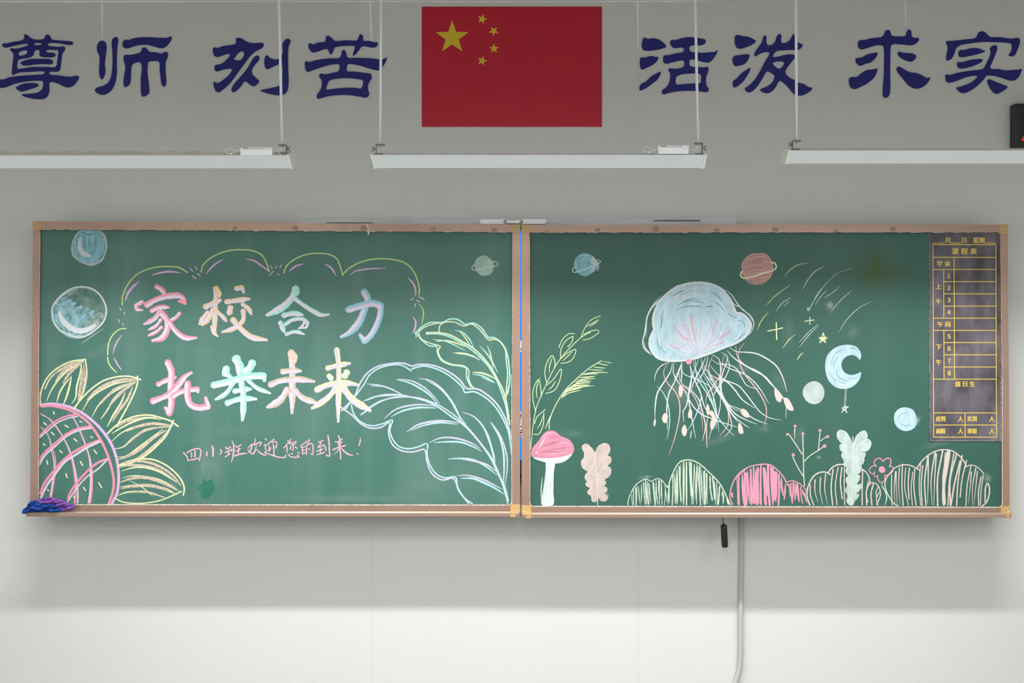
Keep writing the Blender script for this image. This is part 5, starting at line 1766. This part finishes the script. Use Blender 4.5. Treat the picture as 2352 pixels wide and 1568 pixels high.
c = Chalk(); m_clean = mat('freshly_wiped_green', (40, 112, 92), .5, spec=.35)
pts = parse('1215,700 1260,600 1330,530 1380,400 1420,480 1490,460 1520,420 1590,480 1640,600 1600,760 1500,880 1480,930 1380,910 1320,880 1290,780 1340,660', (340, 1060, .09354))
ps = catmull(pts, True, 4); yq = c.y(); c.mb.add([P(p.x, p.y, yq) for p in ps], [tuple(t) for t in tessellate_polygon([[Vector((p.x, p.y, 0)) for p in ps]])], c.mi(m_clean))
c.mb.build('clean_patch', c.mats, left)
draw(DRAW_LEFT, left)
WS[0] = .87
draw(DRAW_RIGHT, right)
print('chalk layers', layer[0])

# ---------------------------------------------------------------- timetable sheet on the right board
YT = YB - .0035
m_sheet = mat('dark_soft_board', (66, 64, 70), .75, nscale=12, namt=1.0, ncol=(124, 117, 127), stretch=(1, 1, .5))
m_gold = mat('yellow_print', (238, 204, 84), .6)
b = MB(); b.quadprism([xz(x, y, YT) for x, y in ((2134, 534), (2135.4, 1012.5), (2300.6, 1012.5), (2296.6, 534.2))], YT, YB - .0001)
sheet = b.build('timetable_sheet', m_sheet, label='dark magnetic timetable sheet with yellow grid on the right board', cat='timetable')
YP = YT - .0002
def sx(x, y): return x + (y - 561) / 442 * 1.6
def line(b, x0, y0, x1, y1, w=1.7):
    h = w / 2
    if abs(y1 - y0) < .1: q = [(sx(x0, y0) - h, y0 - h), (sx(x0, y0) - h, y0 + h), (sx(x1, y0) + h, y0 + h), (sx(x1, y0) + h, y0 - h)]
    else: q = [(sx(x0, y0) - h, y0), (sx(x0, y1) - h, y1), (sx(x0, y1) + h, y1), (sx(x0, y0) + h, y0)]
    v = [P(x, y, YP - (2e-5 if abs(y1 - y0) < .1 else 0)) for x, y in q]; b.add(v, [(0, 1, 2, 3)])
b = MB()
XA, XB, XC, XD = 2143, 2167.3, 2191.3, 2287.3
for y_ in (561.6, 590.7, 618.6, 730.5, 758.5, 870.4, 947.9, 975.7, 1003.6): line(b, XA, y_, XD, y_)
for y_ in (646.6, 674.6, 702.6, 786.4, 814.5, 842.5): line(b, XB, y_, XD, y_)
line(b, XA, 561.6, XA, 1003.6); line(b, XD, 561.6, XD, 1003.6)
line(b, XB, 618.6, XB, 730.5); line(b, XB, 758.5, XB, 870.4); line(b, XC, 590.7, XC, 870.4); line(b, 2215, 947.9, 2215, 1003.6)
for x0_, x1_ in ((2143.6, 2168.4), (2183.2, 2208), (2262, 2286.6)): line(b, x0_, 557.8, x1_, 557.8, 1.3)
b.build('printed_grid', m_gold, sheet)
def text(s_, cx, cy, size, bold=.006, name='printed_character', latin=False):
    """one or more printed characters centred at px (cx, cy); size = character height in px"""
    cu = bpy.data.curves.new('t', 'FONT'); cu.body = s_; cu.align_x = 'CENTER'; cu.offset = bold; cu.resolution_u = 3
    o = bpy.data.objects.new('t', cu); COL.objects.link(o)
    me = bpy.data.meshes.new_from_object(o.evaluated_get(bpy.context.evaluated_depsgraph_get())); bpy.data.objects.remove(o)
    if not len(me.vertices): return
    xs = [v.co.x for v in me.vertices]; ys = [v.co.y for v in me.vertices]
    k = size / (max(ys) - min(ys)); mx_, my_ = (max(xs) + min(xs)) / 2, (max(ys) + min(ys)) / 2
    vs = []; fs = []
    for q, dx in enumerate((-.34, 0, .34)):        # bold print
        n0 = len(vs)
        vs += [P(sx(cx, cy) + (v.co.x - mx_) * k * (1 if not latin else .86) + dx, cy - (v.co.y - my_) * k, YP - q * 1.2e-5) for v in me.vertices]
        fs += [tuple(n0 + i for i in p.vertices) for p in me.polygons]
    mesh_obj(name, vs, fs, m_gold, sheet)
    bpy.data.meshes.remove(me)
for s_, cx, cy, sz in (('月', 2176.4, 551.5, 12.4), ('日', 2214.6, 551.5, 12), ('星', 2241.5, 551.5, 12.6), ('期', 2255, 551.5, 12.6), ('课', 2194, 576.8, 14.6), ('程', 2215, 576.8, 14.6), ('表', 2236, 576.8, 14.6),
        ('早', 2158.3, 605.3, 12.6), ('读', 2175.8, 605.3, 12.8), ('上', 2155.2, 657.6, 12.2), ('午', 2155.2, 692.2, 12.8), ('午', 2159, 744.6, 12.8), ('间', 2176.4, 744.6, 12.8), ('下', 2155.2, 797, 12.2), ('午', 2155.2, 831.7, 13),
        ('值', 2198.8, 881.6, 12.8), ('日', 2215.5, 881.6, 12), ('生', 2232.2, 881.6, 12.4), ('应', 2153.8, 961.4, 12.4), ('到', 2164.6, 961.4, 12.4), ('人', 2204.6, 961.6, 12.4), ('实', 2225.8, 961.4, 12.6), ('到', 2236.8, 961.4, 12.4), ('人', 2276.6, 961.6, 12.4),
        ('病', 2153.8, 989.6, 12.4), ('假', 2164.6, 989.6, 12.4), ('人', 2204.6, 989.8, 12.4), ('事', 2225.8, 989.6, 12.6), ('假', 2236.8, 989.6, 12.4), ('人', 2276.6, 989.8, 12.4)):
    text(s_, cx, cy, sz, latin=(cy > 950 and s_ != '人'))
for i, cy in enumerate((632.9, 660.9, 688.9, 717, 772.3, 800.3, 828.3, 856.4)):
    text(chr(0xFF11 + i), 2179.2, cy, 10.4, .012, latin=True)
# worn white edge of the sheet
b = MB(); rnd = random.Random(8)
def worn(x0, y0, x1, y1, w_, p_):
    n = int(max(abs(x1 - x0), abs(y1 - y0)) / 5)
    for i in range(n):
        if rnd.random() > p_: continue
        a, c_ = i / n, (i + 1) / n; ww = w_ * rnd.uniform(.4, 1.3) / 2
        ax, ay, bx, by = x0 + (x1 - x0) * a, y0 + (y1 - y0) * a, x0 + (x1 - x0) * c_, y0 + (y1 - y0) * c_
        q = [(ax - ww, ay), (bx - ww, by), (bx + ww, by), (ax + ww, ay)] if abs(x1 - x0) < abs(y1 - y0) else [(ax, ay - ww), (ax, ay + ww), (bx, by + ww), (bx, by - ww)]
        b.add([P(x, y, YT - .0001) for x, y in q], [(0, 1, 2, 3)])
worn(2134.4, 536, 2135.8, 1012, .9, .6); worn(2296.2, 536, 2299.4, 1012, 1.8, .9); worn(2136, 1012.2, 2299, 1012.2, 1, .85); worn(2136, 534.6, 2296, 534.6, 1, .5)
b.build('worn_edge', mat('worn_edge_grey', (176, 172, 170), .8), sheet, kind='stuff')

# ---------------------------------------------------------------- cloths lying on the left end of the tray
def cloth(name, top, bot, yc_, dy, rgb, rgb2, folds, label, seed):
    """crumpled cloth: closed lump whose upper and lower outlines follow the traced ones"""
    top = [(float(a), float(b_)) for a, b_ in top]; bot = [(float(a), float(b_)) for a, b_ in bot]
    x0, x1 = top[0][0], top[-1][0]; n, m_ = 150, 64
    v = []; f = []
    tt = catmull(top, False, 1.0); bb = catmull(bot, False, 1.0)
    tt = [(p.x, p.y) for p in tt]; bb = [(p.x, p.y) for p in bb]
    for i in range(n + 1):
        x = x0 + (x1 - x0) * i / n
        yt, yb_ = interp(tt, x), interp(bb, x); cy = (yt + yb_) / 2; h = max((yb_ - yt) / 2, .3)
        e = min(1, 4 * min(i, n - i) / n + .06) ** .5
        for j in range(m_):
            a = 2 * math.pi * j / m_
            sy = math.copysign(abs(math.sin(a)) ** .8, math.sin(a)); cz_ = math.cos(a)
            p = P(x, cy - h * cz_, yc_)
            u = x / 17.0; w_ = (cy - h * cz_) / 11.0
            fold = 0.0
            for (ax, az, ph, am) in folds: fold += am * (1 - abs(math.sin(ax * u + az * w_ + ph + 1.1 * noise.noise(Vector((u * .7, w_ * .7, seed)))))) ** 2
            dep = dy * e * (abs(sy)) * (.55 if sy > 0 else 1.0)
            yy = yc_ + dep * (1 if sy > 0 else -1)
            if sy <= 0: yy -= (fold - .010) * e * abs(sy)
            v.append((p.x, yy, p.z))
    for i in range(n):
        for j in range(m_):
            f.append((i * m_ + j, i * m_ + (j + 1) % m_, (i + 1) * m_ + (j + 1) % m_, (i + 1) * m_ + j))
    f.append(tuple(range(m_ - 1, -1, -1))); f.append(tuple(n * m_ + j for j in range(m_)))
    m = mat('cloth_fabric_%d' % rgb[0], rgb, .95, spec=.1, nscale=60, namt=.5, ncol=rgb2, bump=.5, bscale=500)
    return mesh_obj(name, v, f, m, smooth=True, label=label, cat='cloth', group=None)
cloth('cleaning_cloth', [(51, 1174), (54, 1168), (60, 1165), (64, 1160), (68, 1152), (74, 1150), (84, 1150), (95, 1155), (106, 1155), (120, 1157), (130, 1161), (138, 1167), (146, 1172)],
      [(51, 1177), (54, 1180), (60, 1179), (75, 1177), (90, 1175.5), (105, 1175), (120, 1175.5), (130, 1175), (138, 1174), (146, 1173)], 4.79, .017, (36, 72, 146), (28, 56, 124),
      [(1.0, 2.2, .3, .018), (2.3, -1.9, 1.2, .008), (-.6, 4.2, .4, .009)], 'crumpled blue cloth under the purple one on the left tray end', 1.5)
cloth('cleaning_cloth', [(75, 1150), (80, 1147), (92, 1147), (100, 1144), (108, 1141.5), (120, 1142), (135, 1145.5), (150, 1151), (158, 1156), (168, 1157), (174, 1160)],
      [(75, 1152), (82, 1153), (90, 1156), (105, 1155), (118, 1157), (128, 1166), (138, 1172), (150, 1172.5), (160, 1172), (168, 1169), (174, 1162)], 4.80, .016, (126, 80, 156), (104, 64, 138),
      [(1.0, 2.3, .8, .015), (2.6, -1.3, .2, .006), (.5, 3.6, 2.4, .010)], 'crumpled purple cloth on top of the blue one, left tray end', 4.2)

# ---------------------------------------------------------------- hanging switch and wall conduit
sw = empty('hanging_switch', P(1662, 1187, 4.87), 'small black switch box hanging on a cable below the right board', 'switch')
b = MB(); pth = catmull([(1660.4, 1165), (1660.6, 1190), (1661.3, 1200), (1662, 1206)], False, 3)
b.tube([P(p.x, p.y, 4.87) for p in pth], .0017, 10); b.tube([P(1661.4, 1199, 4.87), P(1662, 1204.5, 4.87)], [.002, .0036], 10); b.build('cable', m_blk, sw, smooth=True)
bm = bmesh.new(); bmesh.ops.create_cube(bm, size=1)
c0 = P(1663.6, 1230.4, 4.87)
for q in bm.verts: q.co = Vector((q.co.x * 13.8 / F * 4.87, q.co.y * .02, q.co.z * 53 / F * 4.87))
bmesh.ops.bevel(bm, geom=bm.edges[:], offset=.004, segments=3, affect='EDGES')
import mathutils
bmesh.ops.rotate(bm, verts=bm.verts, cent=(0, 0, 0), matrix=mathutils.Matrix.Rotation(math.radians(-3), 3, 'Y'))
bmesh.ops.translate(bm, verts=bm.verts, vec=c0)
b = MB(); b.bm(bm); sb = b.build('switch_body', m_blk, sw)
b = MB(); pbox(b, 1661.8, 1667, 1207.6, 1209.2, 4.8585, 4.861, .0004); b.build('indicator', mat('indicator_grey', (90, 96, 116), .3), sb)
b = MB(); pbox(b, 1657, 1670.4, 1221, 1222, 4.8592, 4.861); pbox(b, 1657.6, 1671, 1229.6, 1230.6, 4.8592, 4.861); b.build('seam', mat('seam_black', (8, 8, 10), .6), sb)
b = MB(); q = P(1670.6, 1222.6, 4.87); b.tube([(q.x - .003, q.y, q.z), (q.x + .0018, q.y, q.z)], .0016, 8); b.build('side_button', m_blk, sb)
m_cond = mat('conduit_grey', (196, 196, 198), .8, spec=.15)
yk = YW - .011
pth = catmull([(1704, 1100), (1703.6, 1190), (1702.6, 1300), (1701.3, 1400), (1701, 1500), (1699.6, 1525), (1695.5, 1548), (1687, 1572), (1676, 1592)], False, 8)
b = MB(); b.tube([P(p.x, p.y, yk) for p in pth], .0108, 20); b.build('wall_conduit', m_cond, smooth=True, label='light grey round conduit running down the wall below the right board', cat='pipe')
